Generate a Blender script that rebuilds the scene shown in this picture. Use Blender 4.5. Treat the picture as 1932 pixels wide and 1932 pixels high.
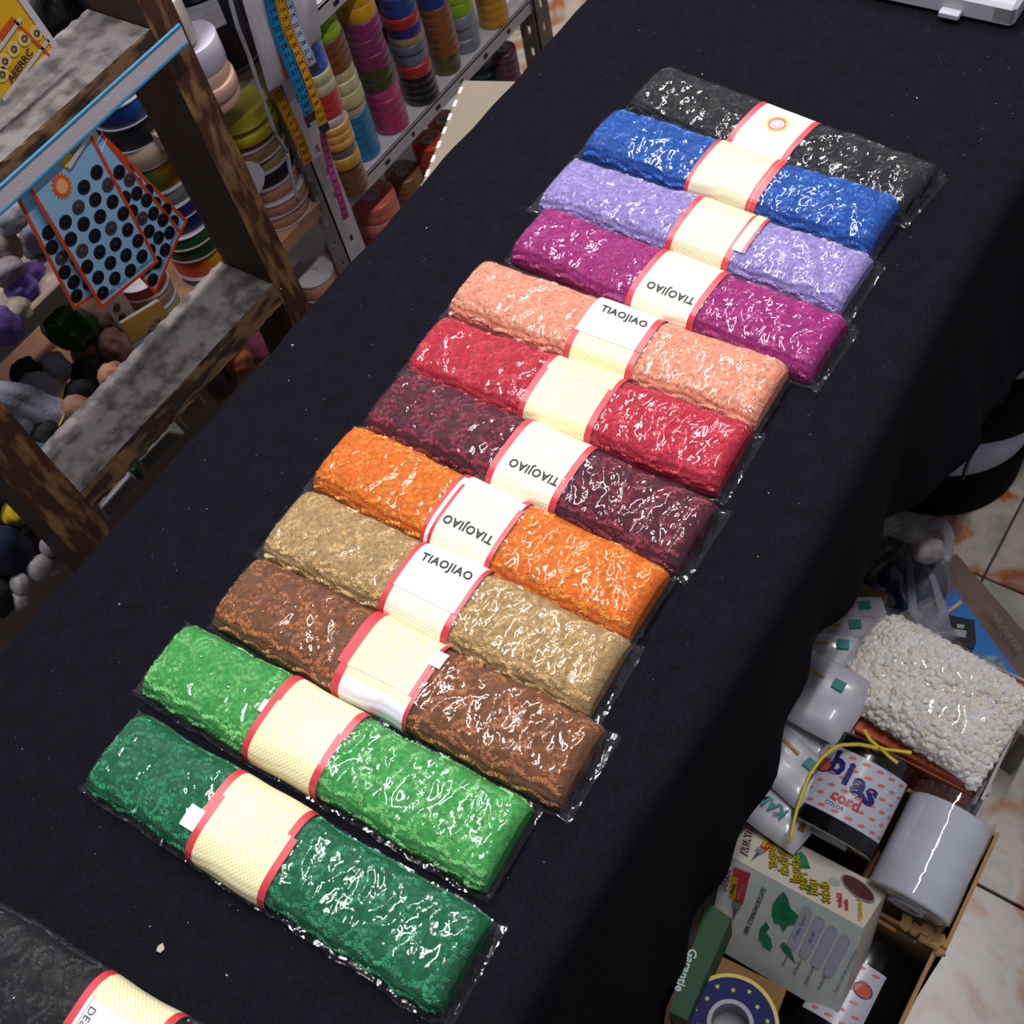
import bpy, math, random
import numpy as np
from mathutils import Vector, Matrix, noise as mn

random.seed(7); rng = np.random.default_rng(7)
SC = bpy.context.scene; COL = SC.collection
PI = math.pi
for o in list(bpy.data.objects): bpy.data.objects.remove(o)

# ------------------------------------------------------------------ camera
# world: floor z = 0, table top z = 0.75, +x runs away along the table, +y to its left
RW = np.array([[0.54790255, -0.8199866, -0.16560437], [-0.74782792, -0.3913849, -0.5362567], [0.37490825, 0.41765999, -0.82764965]])
_u, _s, _v = np.linalg.svd(RW); RW = _u @ _v
FPX = 2202.45; CAM = np.array([0, 0, 1.5])
cd = bpy.data.cameras.new('camera'); cam = bpy.data.objects.new('camera', cd); COL.objects.link(cam)
M3 = np.stack([RW[0], -RW[1], -RW[2]], 1)
mw = Matrix([[*M3[0], CAM[0]], [*M3[1], CAM[1]], [*M3[2], CAM[2]], [0, 0, 0, 1]])
cam.matrix_world = mw
cd.sensor_width = 36; cd.lens = 36 * FPX / 1932; cd.clip_start = .02
cd.dof.use_dof = True; cd.dof.focus_distance = .95; cd.dof.aperture_fstop = 13
SC.camera = cam
SC.cycles.transparent_max_bounces = 24
# ------------------------------------------------------------------ light
SC.view_settings.view_transform = 'Standard'; SC.view_settings.look = 'None'
SC.view_settings.gamma = 1; SC.view_settings.exposure = 0.0; SC.view_settings.use_curve_mapping = False
W = bpy.data.worlds.new('world'); SC.world = W; W.use_nodes = True
W.node_tree.nodes['Background'].inputs[0].default_value = (.80, .84, 1, 1)
W.node_tree.nodes['Background'].inputs[1].default_value = .22
def area(name, loc, sx, sy, power, col=(1, .98, 1), rot=(0, 0, 0)):
    l = bpy.data.lights.new(name, 'AREA'); l.shape = 'RECTANGLE'; l.size = sx; l.size_y = sy; l.energy = power; l.color = col
    o = bpy.data.objects.new(name, l); COL.objects.link(o); o.location = loc; o.rotation_euler = rot
    return o
# a row of fluorescent ceiling tubes between table and shelves, then an added fill light
area('tube_or_fill_light', (.45, 1.0, 2.6), 1.2, .05, 29)
area('tube_or_fill_light', (1.9, 1.05, 2.6), 1.2, .05, 33)
area('tube_or_fill_light', (.75, -.05, 2.6), 1.2, .05, 23)  # unseen fill light, added to brighten the floor goods and rack front

def at(px, py, z):
    """point of the height-z plane seen at a photo pixel"""
    d = RW.T @ np.array([(px - 966) / FPX, (py - 966) / FPX, 1.]); t = (z - CAM[2]) / d[2]
    return CAM + t * d
def aty(px, py, y):
    d = RW.T @ np.array([(px - 966) / FPX, (py - 966) / FPX, 1.]); t = (y - CAM[1]) / d[1]
    return CAM + t * d
def lin(c):
    return tuple((v / 12.92 if v <= .04045 else ((v + .055) / 1.055) ** 2.4) for v in [x / 255 for x in c[:3]]) + (1,)

# ------------------------------------------------------------------ materials
MATS = {}
def mat(name, col, rough=.6, metal=0, bump=0, bscale=200, var=0, vscale=20, col2=None, spec=.5, sheen=0, coat=0, trans=0, stretch=(1, 1, 1), detail=4, alpha=1, sss=0, edge=.15, mid=.5):
    if name in MATS: return MATS[name]
    m = bpy.data.materials.new(name); m.use_nodes = True; nt = m.node_tree; N = nt.nodes; L = nt.links
    b = N['Principled BSDF']; c = lin(col)
    b.inputs['Base Color'].default_value = c; b.inputs['Roughness'].default_value = rough
    b.inputs['Metallic'].default_value = metal; b.inputs['Specular IOR Level'].default_value = spec
    b.inputs['Sheen Weight'].default_value = sheen; b.inputs['Coat Weight'].default_value = coat; b.inputs['Coat Roughness'].default_value = .08
    b.inputs['Transmission Weight'].default_value = trans; b.inputs['Alpha'].default_value = alpha
    if sss: b.inputs['Subsurface Weight'].default_value = sss; b.inputs['Subsurface Radius'].default_value = (.01, .01, .01)
    if bump or var:
        tc = N.new('ShaderNodeTexCoord'); mp = N.new('ShaderNodeMapping'); mp.inputs['Scale'].default_value = stretch
        L.new(tc.outputs['Object'], mp.inputs['Vector'])
    if var:
        n = N.new('ShaderNodeTexNoise'); n.inputs['Scale'].default_value = vscale; n.inputs['Detail'].default_value = detail
        L.new(mp.outputs[0], n.inputs['Vector'])
        r = N.new('ShaderNodeMapRange'); r.inputs['From Min'].default_value = .5 - .22 / max(var, .01) * min(var, 1); r.inputs['From Max'].default_value = .5 + .22 / max(var, .01) * min(var, 1)
        r.inputs['From Min'].default_value = mid - edge; r.inputs['From Max'].default_value = mid + edge
        r.inputs['To Max'].default_value = var
        L.new(n.outputs[0], r.inputs['Value'])
        mx = N.new('ShaderNodeMix'); mx.data_type = 'RGBA'; mx.inputs[6].default_value = c
        mx.inputs[7].default_value = lin(col2) if col2 else tuple(v * .4 for v in c[:3]) + (1,)
        L.new(r.outputs[0], mx.inputs[0]); L.new(mx.outputs[2], b.inputs['Base Color'])
    if bump:
        n2 = N.new('ShaderNodeTexNoise'); n2.inputs['Scale'].default_value = bscale; n2.inputs['Detail'].default_value = 3
        L.new(mp.outputs[0], n2.inputs['Vector'])
        bp = N.new('ShaderNodeBump'); bp.inputs['Strength'].default_value = bump; bp.inputs['Distance'].default_value = .001
        L.new(n2.outputs[0], bp.inputs['Height']); L.new(bp.outputs[0], b.inputs['Normal'])
    MATS[name] = m; return m

def film_mat(name='clear_film', haze=.010, bump=.30, scale=75, gl=.8, tint=(1, 1, 1)):
    if name in MATS: return MATS[name]
    m = bpy.data.materials.new(name); m.use_nodes = True; nt = m.node_tree; N = nt.nodes; L = nt.links
    N.remove(N['Principled BSDF']); out = N['Material Output']
    tc = N.new('ShaderNodeTexCoord')
    n = N.new('ShaderNodeTexNoise'); n.inputs['Scale'].default_value = scale; n.inputs['Detail'].default_value = 2; n.inputs['Distortion'].default_value = .8
    L.new(tc.outputs['Object'], n.inputs['Vector'])
    bp = N.new('ShaderNodeBump'); bp.inputs['Strength'].default_value = bump; bp.inputs['Distance'].default_value = .004
    L.new(n.outputs[0], bp.inputs['Height'])
    tr = N.new('ShaderNodeBsdfTransparent'); tr.inputs[0].default_value = (*tint, 1)
    g = N.new('ShaderNodeBsdfGlossy'); g.inputs['Roughness'].default_value = .05; L.new(bp.outputs[0], g.inputs['Normal'])
    d = N.new('ShaderNodeBsdfDiffuse'); d.inputs[0].default_value = (.8, .8, .85, 1)
    ge = N.new('ShaderNodeNewGeometry'); dp = N.new('ShaderNodeVectorMath'); dp.operation = 'DOT_PRODUCT'; L.new(bp.outputs[0], dp.inputs[0]); L.new(ge.outputs['Incoming'], dp.inputs[1])
    ab = N.new('ShaderNodeMath'); ab.operation = 'ABSOLUTE'; L.new(dp.outputs['Value'], ab.inputs[0]); iv = N.new('ShaderNodeMath'); iv.operation = 'SUBTRACT'; iv.inputs[0].default_value = 1; iv.use_clamp = True; L.new(ab.outputs[0], iv.inputs[1])
    pw = N.new('ShaderNodeMath'); pw.operation = 'POWER'; pw.inputs[1].default_value = 5; L.new(iv.outputs[0], pw.inputs[0])
    fr = N.new('ShaderNodeMath'); fr.operation = 'MULTIPLY_ADD'; fr.inputs[1].default_value = .55; fr.inputs[2].default_value = .055; L.new(pw.outputs[0], fr.inputs[0])
    mu = N.new('ShaderNodeMath'); mu.operation = 'MULTIPLY_ADD'; mu.inputs[1].default_value = gl; mu.inputs[2].default_value = .004; mu.use_clamp = True
    L.new(fr.outputs[0], mu.inputs[0])
    m1 = N.new('ShaderNodeMixShader'); m1.inputs[0].default_value = haze; L.new(tr.outputs[0], m1.inputs[1]); L.new(d.outputs[0], m1.inputs[2])
    m2 = N.new('ShaderNodeMixShader'); L.new(mu.outputs[0], m2.inputs[0]); L.new(m1.outputs[0], m2.inputs[1]); L.new(g.outputs[0], m2.inputs[2])
    L.new(m2.outputs[0], out.inputs['Surface'])
    MATS[name] = m; return m

def dots_mat(name, base, dot, pitch=.0032, thr=1.15, rough=.35):
    """paper printed with a lattice of small dots (UV in metres)"""
    if name in MATS: return MATS[name]
    m = bpy.data.materials.new(name); m.use_nodes = True; nt = m.node_tree; N = nt.nodes; L = nt.links
    b = N['Principled BSDF']; b.inputs['Roughness'].default_value = rough
    uv = N.new('ShaderNodeTexCoord'); sx = N.new('ShaderNodeSeparateXYZ'); L.new(uv.outputs['UV'], sx.inputs[0])
    cs = []
    for k in (0, 1):
        a = N.new('ShaderNodeMath'); a.operation = 'MULTIPLY'; a.inputs[1].default_value = 2 * PI / pitch; L.new(sx.outputs[k], a.inputs[0])
        c = N.new('ShaderNodeMath'); c.operation = 'COSINE'; L.new(a.outputs[0], c.inputs[0]); cs.append(c)
    p = N.new('ShaderNodeMath'); p.operation = 'MULTIPLY'; L.new(cs[0].outputs[0], p.inputs[0]); L.new(cs[1].outputs[0], p.inputs[1])
    r = N.new('ShaderNodeMapRange'); r.inputs['From Min'].default_value = thr - 1 - .12; r.inputs['From Max'].default_value = thr - 1 + .2; L.new(p.outputs[0], r.inputs[0])
    mx = N.new('ShaderNodeMix'); mx.data_type = 'RGBA'; mx.inputs[6].default_value = lin(base); mx.inputs[7].default_value = lin(dot)
    L.new(r.outputs[0], mx.inputs[0]); L.new(mx.outputs[2], b.inputs['Base Color'])
    MATS[name] = m; return m

# ------------------------------------------------------------------ mesh builder
class MB:
    def __init__(s): s.V = []; s.F = []; s.M = []; s.T = None; s.n = 0; s.UV = {}
    def add(s, v, f, mi=0, uv=None):
        v = np.asarray(v, float).reshape(-1, 3)
        if s.T is not None:
            T = np.array(s.T); v = v @ T[:3, :3].T + T[:3, 3]
        s.V.append(v); k = s.n
        for i, q in enumerate(f):
            s.F.append(tuple(int(a) + k for a in q)); s.M.append(mi if np.isscalar(mi) else int(mi[i]))
            if uv is not None: s.UV[len(s.F) - 1] = [tuple(uv[a]) for a in q]
        s.n += len(v); return s
    def box(s, c, d, mi=0, ch=0, R=None):
        """box, centre c, size d, chamfer ch"""
        hx, hy, hz = [x / 2 for x in d]
        if ch <= 0:
            v = np.array([[x, y, z] for z in (-hz, hz) for y in (-hy, hy) for x in (-hx, hx)])
            f = [(0, 2, 3, 1), (4, 5, 7, 6), (0, 1, 5, 4), (2, 6, 7, 3), (0, 4, 6, 2), (1, 3, 7, 5)]
        else:
            v = []; idx = {}
            for sx in (-1, 1):
                for sy in (-1, 1):
                    for sz in (-1, 1):
                        for a in range(3):
                            p = [sx * (hx - ch), sy * (hy - ch), sz * (hz - ch)]; p[a] = (sx, sy, sz)[a] * (hx, hy, hz)[a]
                            idx[(sx, sy, sz, a)] = len(v); v.append(p)
            f = []
            for a in range(3):
                b, c2 = (a + 1) % 3, (a + 2) % 3
                for sg in (-1, 1):
                    q = []
                    for (p1, p2) in ((-1, -1), (1, -1), (1, 1), (-1, 1)):
                        k = [0, 0, 0]; k[a] = sg; k[b] = p1; k[c2] = p2; q.append(idx[(*k, a)])
                    f.append(q if sg > 0 else q[::-1])
                for p1 in (-1, 1):
                    for p2 in (-1, 1):
                        k1 = [0, 0, 0]; k2 = [0, 0, 0]; k1[b] = k2[b] = p1; k1[c2] = k2[c2] = p2; k1[a] = -1; k2[a] = 1
                        q = [idx[(*k1, b)], idx[(*k2, b)], idx[(*k2, c2)], idx[(*k1, c2)]]
                        f.append(q if p1 * p2 > 0 else q[::-1])
            for sx in (-1, 1):
                for sy in (-1, 1):
                    for sz in (-1, 1):
                        q = [idx[(sx, sy, sz, a)] for a in range(3)]; f.append(q if sx * sy * sz > 0 else q[::-1])
            v = np.array(v)
        if R is not None: v = v @ np.array(R).T
        return s.add(v + np.array(c), f, mi)
    def hexa(s, P, mi=0):
        """8 corners: bottom 4 ccw, top 4 ccw"""
        return s.add(P, [(3, 2, 1, 0), (4, 5, 6, 7), (0, 1, 5, 4), (1, 2, 6, 5), (2, 3, 7, 6), (3, 0, 4, 7)], mi)
    def lathe(s, prof, n=32, mi=0, c=(0, 0, 0), R=None, seg_mi=None):
        a = np.linspace(0, 2 * PI, n, endpoint=False); v = []
        for r, z in prof: v.append(np.stack([r * np.cos(a), r * np.sin(a), np.full(n, z)], 1))
        v = np.concatenate(v); f = []; ms = []
        for k in range(len(prof) - 1):
            for i in range(n):
                j = (i + 1) % n; f.append((k * n + i, k * n + j, (k + 1) * n + j, (k + 1) * n + i)); ms.append(seg_mi[k] if seg_mi else mi)
        if R is not None: v = v @ np.array(R).T
        return s.add(v + np.array(c), f, ms)
    def tube(s, pts, r, n=8, mi=0, cap=True, flat=1.0, up=(0, 0, 1)):
        pts = np.asarray(pts, float); k = len(pts); rr = np.full(k, r) if np.isscalar(r) else np.asarray(r)
        t = np.gradient(pts, axis=0); t /= np.linalg.norm(t, axis=1)[:, None] + 1e-12
        u0 = np.array(up, float); V = []
        for i in range(k):
            a = np.cross(t[i], u0)
            if np.linalg.norm(a) < 1e-3: a = np.cross(t[i], (1, 0, 0.))
            a /= np.linalg.norm(a); b = np.cross(a, t[i])
            an = np.linspace(0, 2 * PI, n, endpoint=False)
            V.append(pts[i] + rr[i] * (np.cos(an)[:, None] * a + flat * np.sin(an)[:, None] * b))
        f = [(i * n + j, i * n + (j + 1) % n, (i + 1) * n + (j + 1) % n, (i + 1) * n + j) for i in range(k - 1) for j in range(n)]
        if cap: f += [tuple(range(n))[::-1], tuple(range((k - 1) * n, k * n))]
        return s.add(np.concatenate(V), f, mi)
    def strip(s, pts, w, side, th=.0006, mi=0):
        """flat tape along pts, width w in direction side, thickness th"""
        pts = np.asarray(pts, float); sd = np.asarray(side, float)
        if sd.ndim == 1: sd = np.tile(sd, (len(pts), 1))
        sd /= np.linalg.norm(sd, axis=1)[:, None]
        t = np.gradient(pts, axis=0); nn = np.cross(t, sd); nn /= np.linalg.norm(nn, axis=1)[:, None] + 1e-12
        V = np.stack([pts - sd * w / 2 + nn * th / 2, pts + sd * w / 2 + nn * th / 2, pts + sd * w / 2 - nn * th / 2, pts - sd * w / 2 - nn * th / 2], 1)
        k = len(pts); f = [(i * 4 + j, i * 4 + (j + 1) % 4, i * 4 + 4 + (j + 1) % 4, i * 4 + 4 + j) for i in range(k - 1) for j in range(4)]
        f += [(0, 1, 2, 3)[::-1], tuple(range(4 * k - 4, 4 * k))]
        L_ = np.concatenate([[0], np.cumsum(np.linalg.norm(np.diff(pts, axis=0), axis=1))])
        uv = np.zeros((4 * k, 2)); uv[0::4, 0] = uv[3::4, 0] = 0; uv[1::4, 0] = uv[2::4, 0] = w
        for q in range(4): uv[q::4, 1] = L_
        return s.add(V.reshape(-1, 3), f, mi, uv)
    def grid(s, P, mi=0, uv=None, closed=False):
        P = np.asarray(P, float); a, b = P.shape[:2]; f = []; ms = []
        for i in range(a - 1):
            for j in range(b if closed else b - 1):
                f.append((i * b + j, i * b + (j + 1) % b, (i + 1) * b + (j + 1) % b, (i + 1) * b + j))
                ms.append(mi if np.isscalar(mi) else mi[i][j])
        return s.add(P.reshape(-1, 3), f, ms, None if uv is None else np.asarray(uv).reshape(-1, 2))
    def prism(s, poly, z0, z1, mi=0, R=None, c=(0, 0, 0)):
        n = len(poly); v = [(x, y, z0) for x, y in poly] + [(x, y, z1) for x, y in poly]
        f = [tuple(range(n))[::-1], tuple(range(n, 2 * n))] + [(i, (i + 1) % n, n + (i + 1) % n, n + i) for i in range(n)]
        v = np.array(v, float)
        if R is not None: v = v @ np.array(R).T
        return s.add(v + np.array(c), f, mi)
    def build(s, name, mats, parent=None, smooth=False, loc=None):
        me = bpy.data.meshes.new(name)
        V = np.concatenate(s.V)
        if loc is not None: V = V - np.array(loc)
        me.from_pydata(V.tolist(), [], s.F)
        if not isinstance(mats, (list, tuple)): mats = [mats]
        for m in mats: me.materials.append(m)
        me.polygons.foreach_set('material_index', s.M)
        if s.UV:
            ul = me.uv_layers.new(name='UVMap'); arr = np.zeros((len(me.loops), 2))
            k = 0
            for i, q in enumerate(s.F):
                u = s.UV.get(i)
                if u: arr[k:k + len(q)] = u
                k += len(q)
            ul.data.foreach_set('uv', arr.ravel())
        if smooth: me.polygons.foreach_set('use_smooth', [True] * len(s.F))
        me.update()
        o = bpy.data.objects.new(name, me); COL.objects.link(o)
        if loc is not None: o.location = loc
        if parent is not None: o.parent = parent
        return o

def tag(o, label=None, cat=None, group=None, kind=None):
    if label: o['label'] = label
    if cat: o['category'] = cat
    if group: o['group'] = group
    if kind: o['kind'] = kind
    return o
def thing(name, label, cat, loc=(0, 0, 0), rz=0, group=None, R=None):
    o = bpy.data.objects.new(name, None); COL.objects.link(o); o.empty_display_size = .02
    if R is not None:
        m = Matrix([[*R[0], 0], [*R[1], 0], [*R[2], 0], [0, 0, 0, 1]]); o.rotation_euler = m.to_euler()
    else: o.rotation_euler = (0, 0, rz)
    o.location = [float(x) for x in loc]
    return tag(o, label, cat, group)

def frame(x, z):
    """rotation matrix (columns) from an x axis and an approximate z axis"""
    x = np.array(x, float); x /= np.linalg.norm(x); z = np.array(z, float); z -= x * (z @ x); z /= np.linalg.norm(z)
    return np.stack([x, np.cross(z, x), z], 1)

TXT = {}
def text_mesh(t, size=.01, bold=0, shear=0, space=1.0, ext=0):
    key = (t, size, bold, shear, space, ext)
    if key in TXT: return TXT[key]
    cu = bpy.data.curves.new('lettering', 'FONT'); cu.body = t; cu.size = size; cu.offset = bold; cu.shear = shear; cu.resolution_u = 2
    cu.space_character = space; cu.align_x = 'CENTER'; cu.align_y = 'CENTER'; cu.extrude = ext
    ob = bpy.data.objects.new('lettering', cu); COL.objects.link(ob)
    bpy.context.view_layer.update()
    me = bpy.data.meshes.new_from_object(ob.evaluated_get(bpy.context.evaluated_depsgraph_get()))
    v = np.array([x.co[:] for x in me.vertices]).reshape(-1, 3); f = [tuple(p.vertices) for p in me.polygons]
    bpy.data.objects.remove(ob); bpy.data.curves.remove(cu); bpy.data.meshes.remove(me)
    TXT[key] = (v, f); return v, f
def put_text(mb, t, size, o, x, y, mi=0, lift=.0004, **k):
    """lettering laid flat at o, reading along x with up along y"""
    v, f = text_mesh(t, size, **k); o = np.array(o, float); x = np.array(x, float); x /= np.linalg.norm(x)
    y = np.array(y, float); y -= x * (y @ x); y /= np.linalg.norm(y); n = np.cross(x, y)
    mb.add(o + v[:, :1] * x + v[:, 1:2] * y + n * lift + v[:, 2:3] * n, f, mi)

# ================================================================== SETTING
def marble_mat():
    m = bpy.data.materials.new('floor_marble'); m.use_nodes = True; nt = m.node_tree; N = nt.nodes; L = nt.links; b = N['Principled BSDF']
    tc = N.new('ShaderNodeTexCoord'); n1 = N.new('ShaderNodeTexNoise'); n1.inputs['Scale'].default_value = 7; n1.inputs['Detail'].default_value = 6; n1.inputs['Distortion'].default_value = 1.6
    n2 = N.new('ShaderNodeTexNoise'); n2.inputs['Scale'].default_value = 22; n2.inputs['Detail'].default_value = 6; n2.inputs['Distortion'].default_value = 1
    L.new(tc.outputs['Object'], n1.inputs['Vector']); L.new(tc.outputs['Object'], n2.inputs['Vector'])
    r = N.new('ShaderNodeValToRGB'); e = r.color_ramp.elements
    e[0].position = .36; e[0].color = lin((146, 142, 124)); e[1].position = .47; e[1].color = lin((176, 165, 154))
    for p, c in ((.53, (166, 152, 138)), (.575, (166, 112, 78)), (.62, (134, 76, 48)), (.69, (166, 134, 112))):
        q = e.new(p); q.color = lin(c)
    L.new(n1.outputs[0], r.inputs[0])
    r2 = N.new('ShaderNodeMapRange'); r2.inputs['From Min'].default_value = .58; r2.inputs['From Max'].default_value = .72; r2.inputs['To Max'].default_value = .55
    L.new(n2.outputs[0], r2.inputs[0])
    mx = N.new('ShaderNodeMix'); mx.data_type = 'RGBA'; mx.inputs[7].default_value = lin((128, 108, 98)); L.new(r2.outputs[0], mx.inputs[0]); L.new(r.outputs[0], mx.inputs[6])
    L.new(mx.outputs[2], b.inputs['Base Color']); b.inputs['Roughness'].default_value = .28
    return m
MARB = marble_mat()
grout = mat('grout', (60, 50, 44), .9)
b = MB(); b.box((.9, .4, -.03), (5, 4.6, .04)); floor = b.build('floor', grout); tag(floor, kind='structure')
tiles = {}
def tile(x0, x1, y0, y1):
    k = (round(x1 - x0, 3), round(y1 - y0, 3))
    if k not in tiles:
        b = MB(); b.box((0, 0, -.005), (k[0] - .003, k[1] - .003, .01), ch=.0012); o = b.build('tile', MARB, floor); tiles[k] = o.data
    else:
        o = bpy.data.objects.new('tile', tiles[k]); COL.objects.link(o); o.parent = floor
    o.location = ((x0 + x1) / 2, (y0 + y1) / 2, 0)
for i in range(-2, 5):
    for j in range(-3, 4):
        tile(.5 + .4 * i, .9 + .4 * i, .105 + .4 * j, .505 + .4 * j)
plaster = mat('wall_plaster', (150, 146, 144), .9, var=.3, vscale=6)
b = MB(); b.box((1.0, 1.55, 1.35), (5, .06, 2.7)); tag(b.build('wall_back', plaster), kind='structure')
b = MB(); b.box((2.9, .2, 1.35), (.06, 2.9, 2.7)); tag(b.build('wall_far', plaster), kind='structure')
b = MB(); b.box((.9, .2, 2.74), (5, 3, .04)); tag(b.build('ceiling', mat('ceiling_white', (205, 205, 208), .9)), kind='structure')

# ================================================================== TABLE + CLOTH
tb = thing('table', 'long trestle table hidden beneath the black felt cloth', 'table', (.6, .41, 0))
tm = mat('table_board', (140, 110, 80), .6)
b = MB(); b.box((0, 0, .732), (1.9, .46, .026), ch=.004); b.build('tabletop', tm, tb)
tl = mat('table_leg_steel', (90, 90, 95), .4, .8)
for sx in (-1, 1):
    for sy in (-1, 1):
        b = MB(); b.tube([(sx * .85, sy * .19, 0), (sx * .82, sy * .19, .72)], .013, 10); b.build('leg', tl, tb, True)

def cloth_mat():
    m = bpy.data.materials.new('black_felt'); m.use_nodes = True; nt = m.node_tree; N = nt.nodes; L = nt.links; b = N['Principled BSDF']
    tc = N.new('ShaderNodeTexCoord')
    n = N.new('ShaderNodeTexNoise'); n.inputs['Scale'].default_value = 700; n.inputs['Detail'].default_value = 2; L.new(tc.outputs['Object'], n.inputs['Vector'])
    n3 = N.new('ShaderNodeTexNoise'); n3.inputs['Scale'].default_value = 60; n3.inputs['Detail'].default_value = 3; L.new(tc.outputs['Object'], n3.inputs['Vector'])
    r = N.new('ShaderNodeValToRGB'); e = r.color_ramp.elements; e[0].position = .3; e[0].color = lin((14, 14, 19)); e[1].position = .72; e[1].color = lin((27, 26, 34))
    ad = N.new('ShaderNodeMath'); ad.operation = 'MULTIPLY_ADD'; ad.inputs[1].default_value = .3; L.new(n3.outputs[0], ad.inputs[0]);
    sb = N.new('ShaderNodeMath'); sb.operation = 'MULTIPLY'; sb.inputs[1].default_value = .7; L.new(n.outputs[0], sb.inputs[0]); L.new(sb.outputs[0], ad.inputs[2])
    L.new(ad.outputs[0], r.inputs[0]); L.new(r.outputs[0], b.inputs['Base Color'])
    b.inputs['Roughness'].default_value = 1; b.inputs['Specular IOR Level'].default_value = .04; b.inputs['Sheen Weight'].default_value = 0
    bp = N.new('ShaderNodeBump'); bp.inputs['Strength'].default_value = .6; bp.inputs['Distance'].default_value = .0012; L.new(n.outputs[0], bp.inputs['Height']); L.new(bp.outputs[0], b.inputs['Normal'])
    return m
FELT = cloth_mat()
xs = np.linspace(-.36, 1.58, 195); rows = []
kx = [-.4, .135, .246, .304, .328, .405, .509, .619, .72, .84, 1.6]; kz = [.20, .24, .378, .442, .48, .546, .552, .52, .52, .508, .50]
for x in xs:
    zb = np.interp(x, kx, kz) + .004 * math.sin(x * 90); P = []
    wob = .001 * math.sin(x * 31) + .0008 * math.sin(x * 77 + 1)
    for z in np.linspace(.30, .735, 10): P.append((x, .672 + wob + .05 * math.sin(x * 25) * (.735 - z) ** 2, z))
    for a in np.linspace(10, 90, 6): a = math.radians(a); P.append((x, .660 + wob + .013 * math.cos(a), .7375 + .0145 * math.sin(a)))
    for y in np.linspace(.645, .19, 46): P.append((x, y, .7505 + .0007 * mn.noise((x * 14, y * 14, 0))))
    ye = .163 + .004 * math.sin(x * 9 + 1)
    for a in np.linspace(80, 0, 8): a = math.radians(a); P.append((x, ye + .022 * (1 - math.cos(a)) , .729 + .022 * math.sin(a)))
    for q in np.linspace(0, 1, 22)[1:]:
        z = .729 + (zb - .729) * q; f = q ** 1.3
        y = ye - .003 * q - .038 * q ** 1.2 * min(1, max(0, (x - .61) / .12)) + f * (.006 * math.sin(x * 34 + .8 * math.sin(x * 11)) + .004 * math.sin(x * 83 + 2) * q)
        P.append((x, y, z))
    rows.append(P)
b = MB(); b.grid(rows); cloth = b.build('table_cloth', FELT, smooth=True)
# top-edge rows of the skirt turn inward; keep the roll convex
tag(cloth, 'black felt cloth spread over the long table and hanging down its side', 'cloth')
md = cloth.modifiers.new('thickness', 'SOLIDIFY'); md.thickness = .0015; md.offset = -1

# lint and crumbs on the felt
b = MB()
spots = [(1495, 275, 0), (1660, 730, 3), (1635, 753, 3), (552, 651, 4), (1497, 1113, 4), (225, 1140, 4), (1325, 1415, 3), (545, 718, 2), (805, 430, 3), (390, 960, 2), (1075, 1810, 3), (1325, 140, 4), (1730, 185, 4), (1745, 575, 3), (428, 1840, 3), (530, 545, 2), (1040, 405, 3), (1060, 1500, 2), (1160, 1600, 2), (355, 1741, 2), (283, 1748, 2), (1730, 685, 3), (1795, 680, 3), (1450, 930, 2), (1540, 920, 2), (1430, 1050, 2)]
for x, y, r in spots:
    if r == 0: continue
    p = at(x, y, .7522)
    if p[1] < .19: continue
    p = p; s_ = r * .00024; a = rng.uniform(0, PI)
    R = frame((math.cos(a), math.sin(a), 0), (0, 0, 1)); b.box(p, (s_ * rng.uniform(1.2, 3), s_, s_ * .8), ch=s_ * .2, R=R)
for i in range(380):
    p = np.array([rng.uniform(-.05, 1.2), rng.uniform(.18, .66), .7517]); s_ = rng.uniform(.00012, .00028); a = rng.uniform(0, PI)
    R = frame((math.cos(a), math.sin(a), 0), (0, 0, 1)); b.box(p, (s_ * rng.uniform(1, 4), s_, s_), R=R)
tag(b.build('lint', mat('lint_white', (190, 190, 195), .9)), 'pale specks of lint scattered over the black felt cloth', 'lint', kind='stuff')
b = MB(); b.prism([(-.002, -.002), (.0015, -.0025), (.0035, .001), (.0005, .0025), (-.0025, .0015)], 0, .0006)
o = b.build('paper_scrap', mat('scrap', (170, 165, 150), .8)); p = at(303, 1790, .7518); o.location = p
tag(o, 'small beige paper scrap on the black felt below the dark green bundle', 'scrap')

# ================================================================== LACE PACKS
RED = mat('band_red', (205, 62, 72), .35); WHITEP = mat('band_white', (238, 238, 244), .35)
DOTS = dots_mat('band_dots_yellow', (240, 234, 212), (222, 212, 96)); DOTB = dots_mat('band_dots_cream', (228, 220, 200), (196, 184, 120), pitch=.0026)
DOTW = dots_mat('band_dots_pale', (240, 238, 228), (226, 222, 160), thr=1.2)
INK = mat('ink_black', (30, 30, 34), .6); INKG = mat('ink_grey', (140, 140, 148), .6)
FILM = film_mat()

PW, PH = .0662, .0215
def section(w, h):
    a = np.linspace(0, PI, 160); c, s_ = np.cos(a), np.sin(a)
    x = -w / 2 * np.sign(c) * np.abs(c) ** .62; z = h * np.abs(s_) ** .62
    l = np.concatenate([[0], np.cumsum(np.hypot(np.diff(x), np.diff(z)))]); return x, z, l / l[-1], l[-1]
SX, SZ, SL, PER = section(PW, PH)
NX = -np.gradient(SZ); NZ = np.gradient(SX); nl = np.hypot(NX, NZ) + 1e-12; NX /= nl; NZ /= nl

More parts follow.
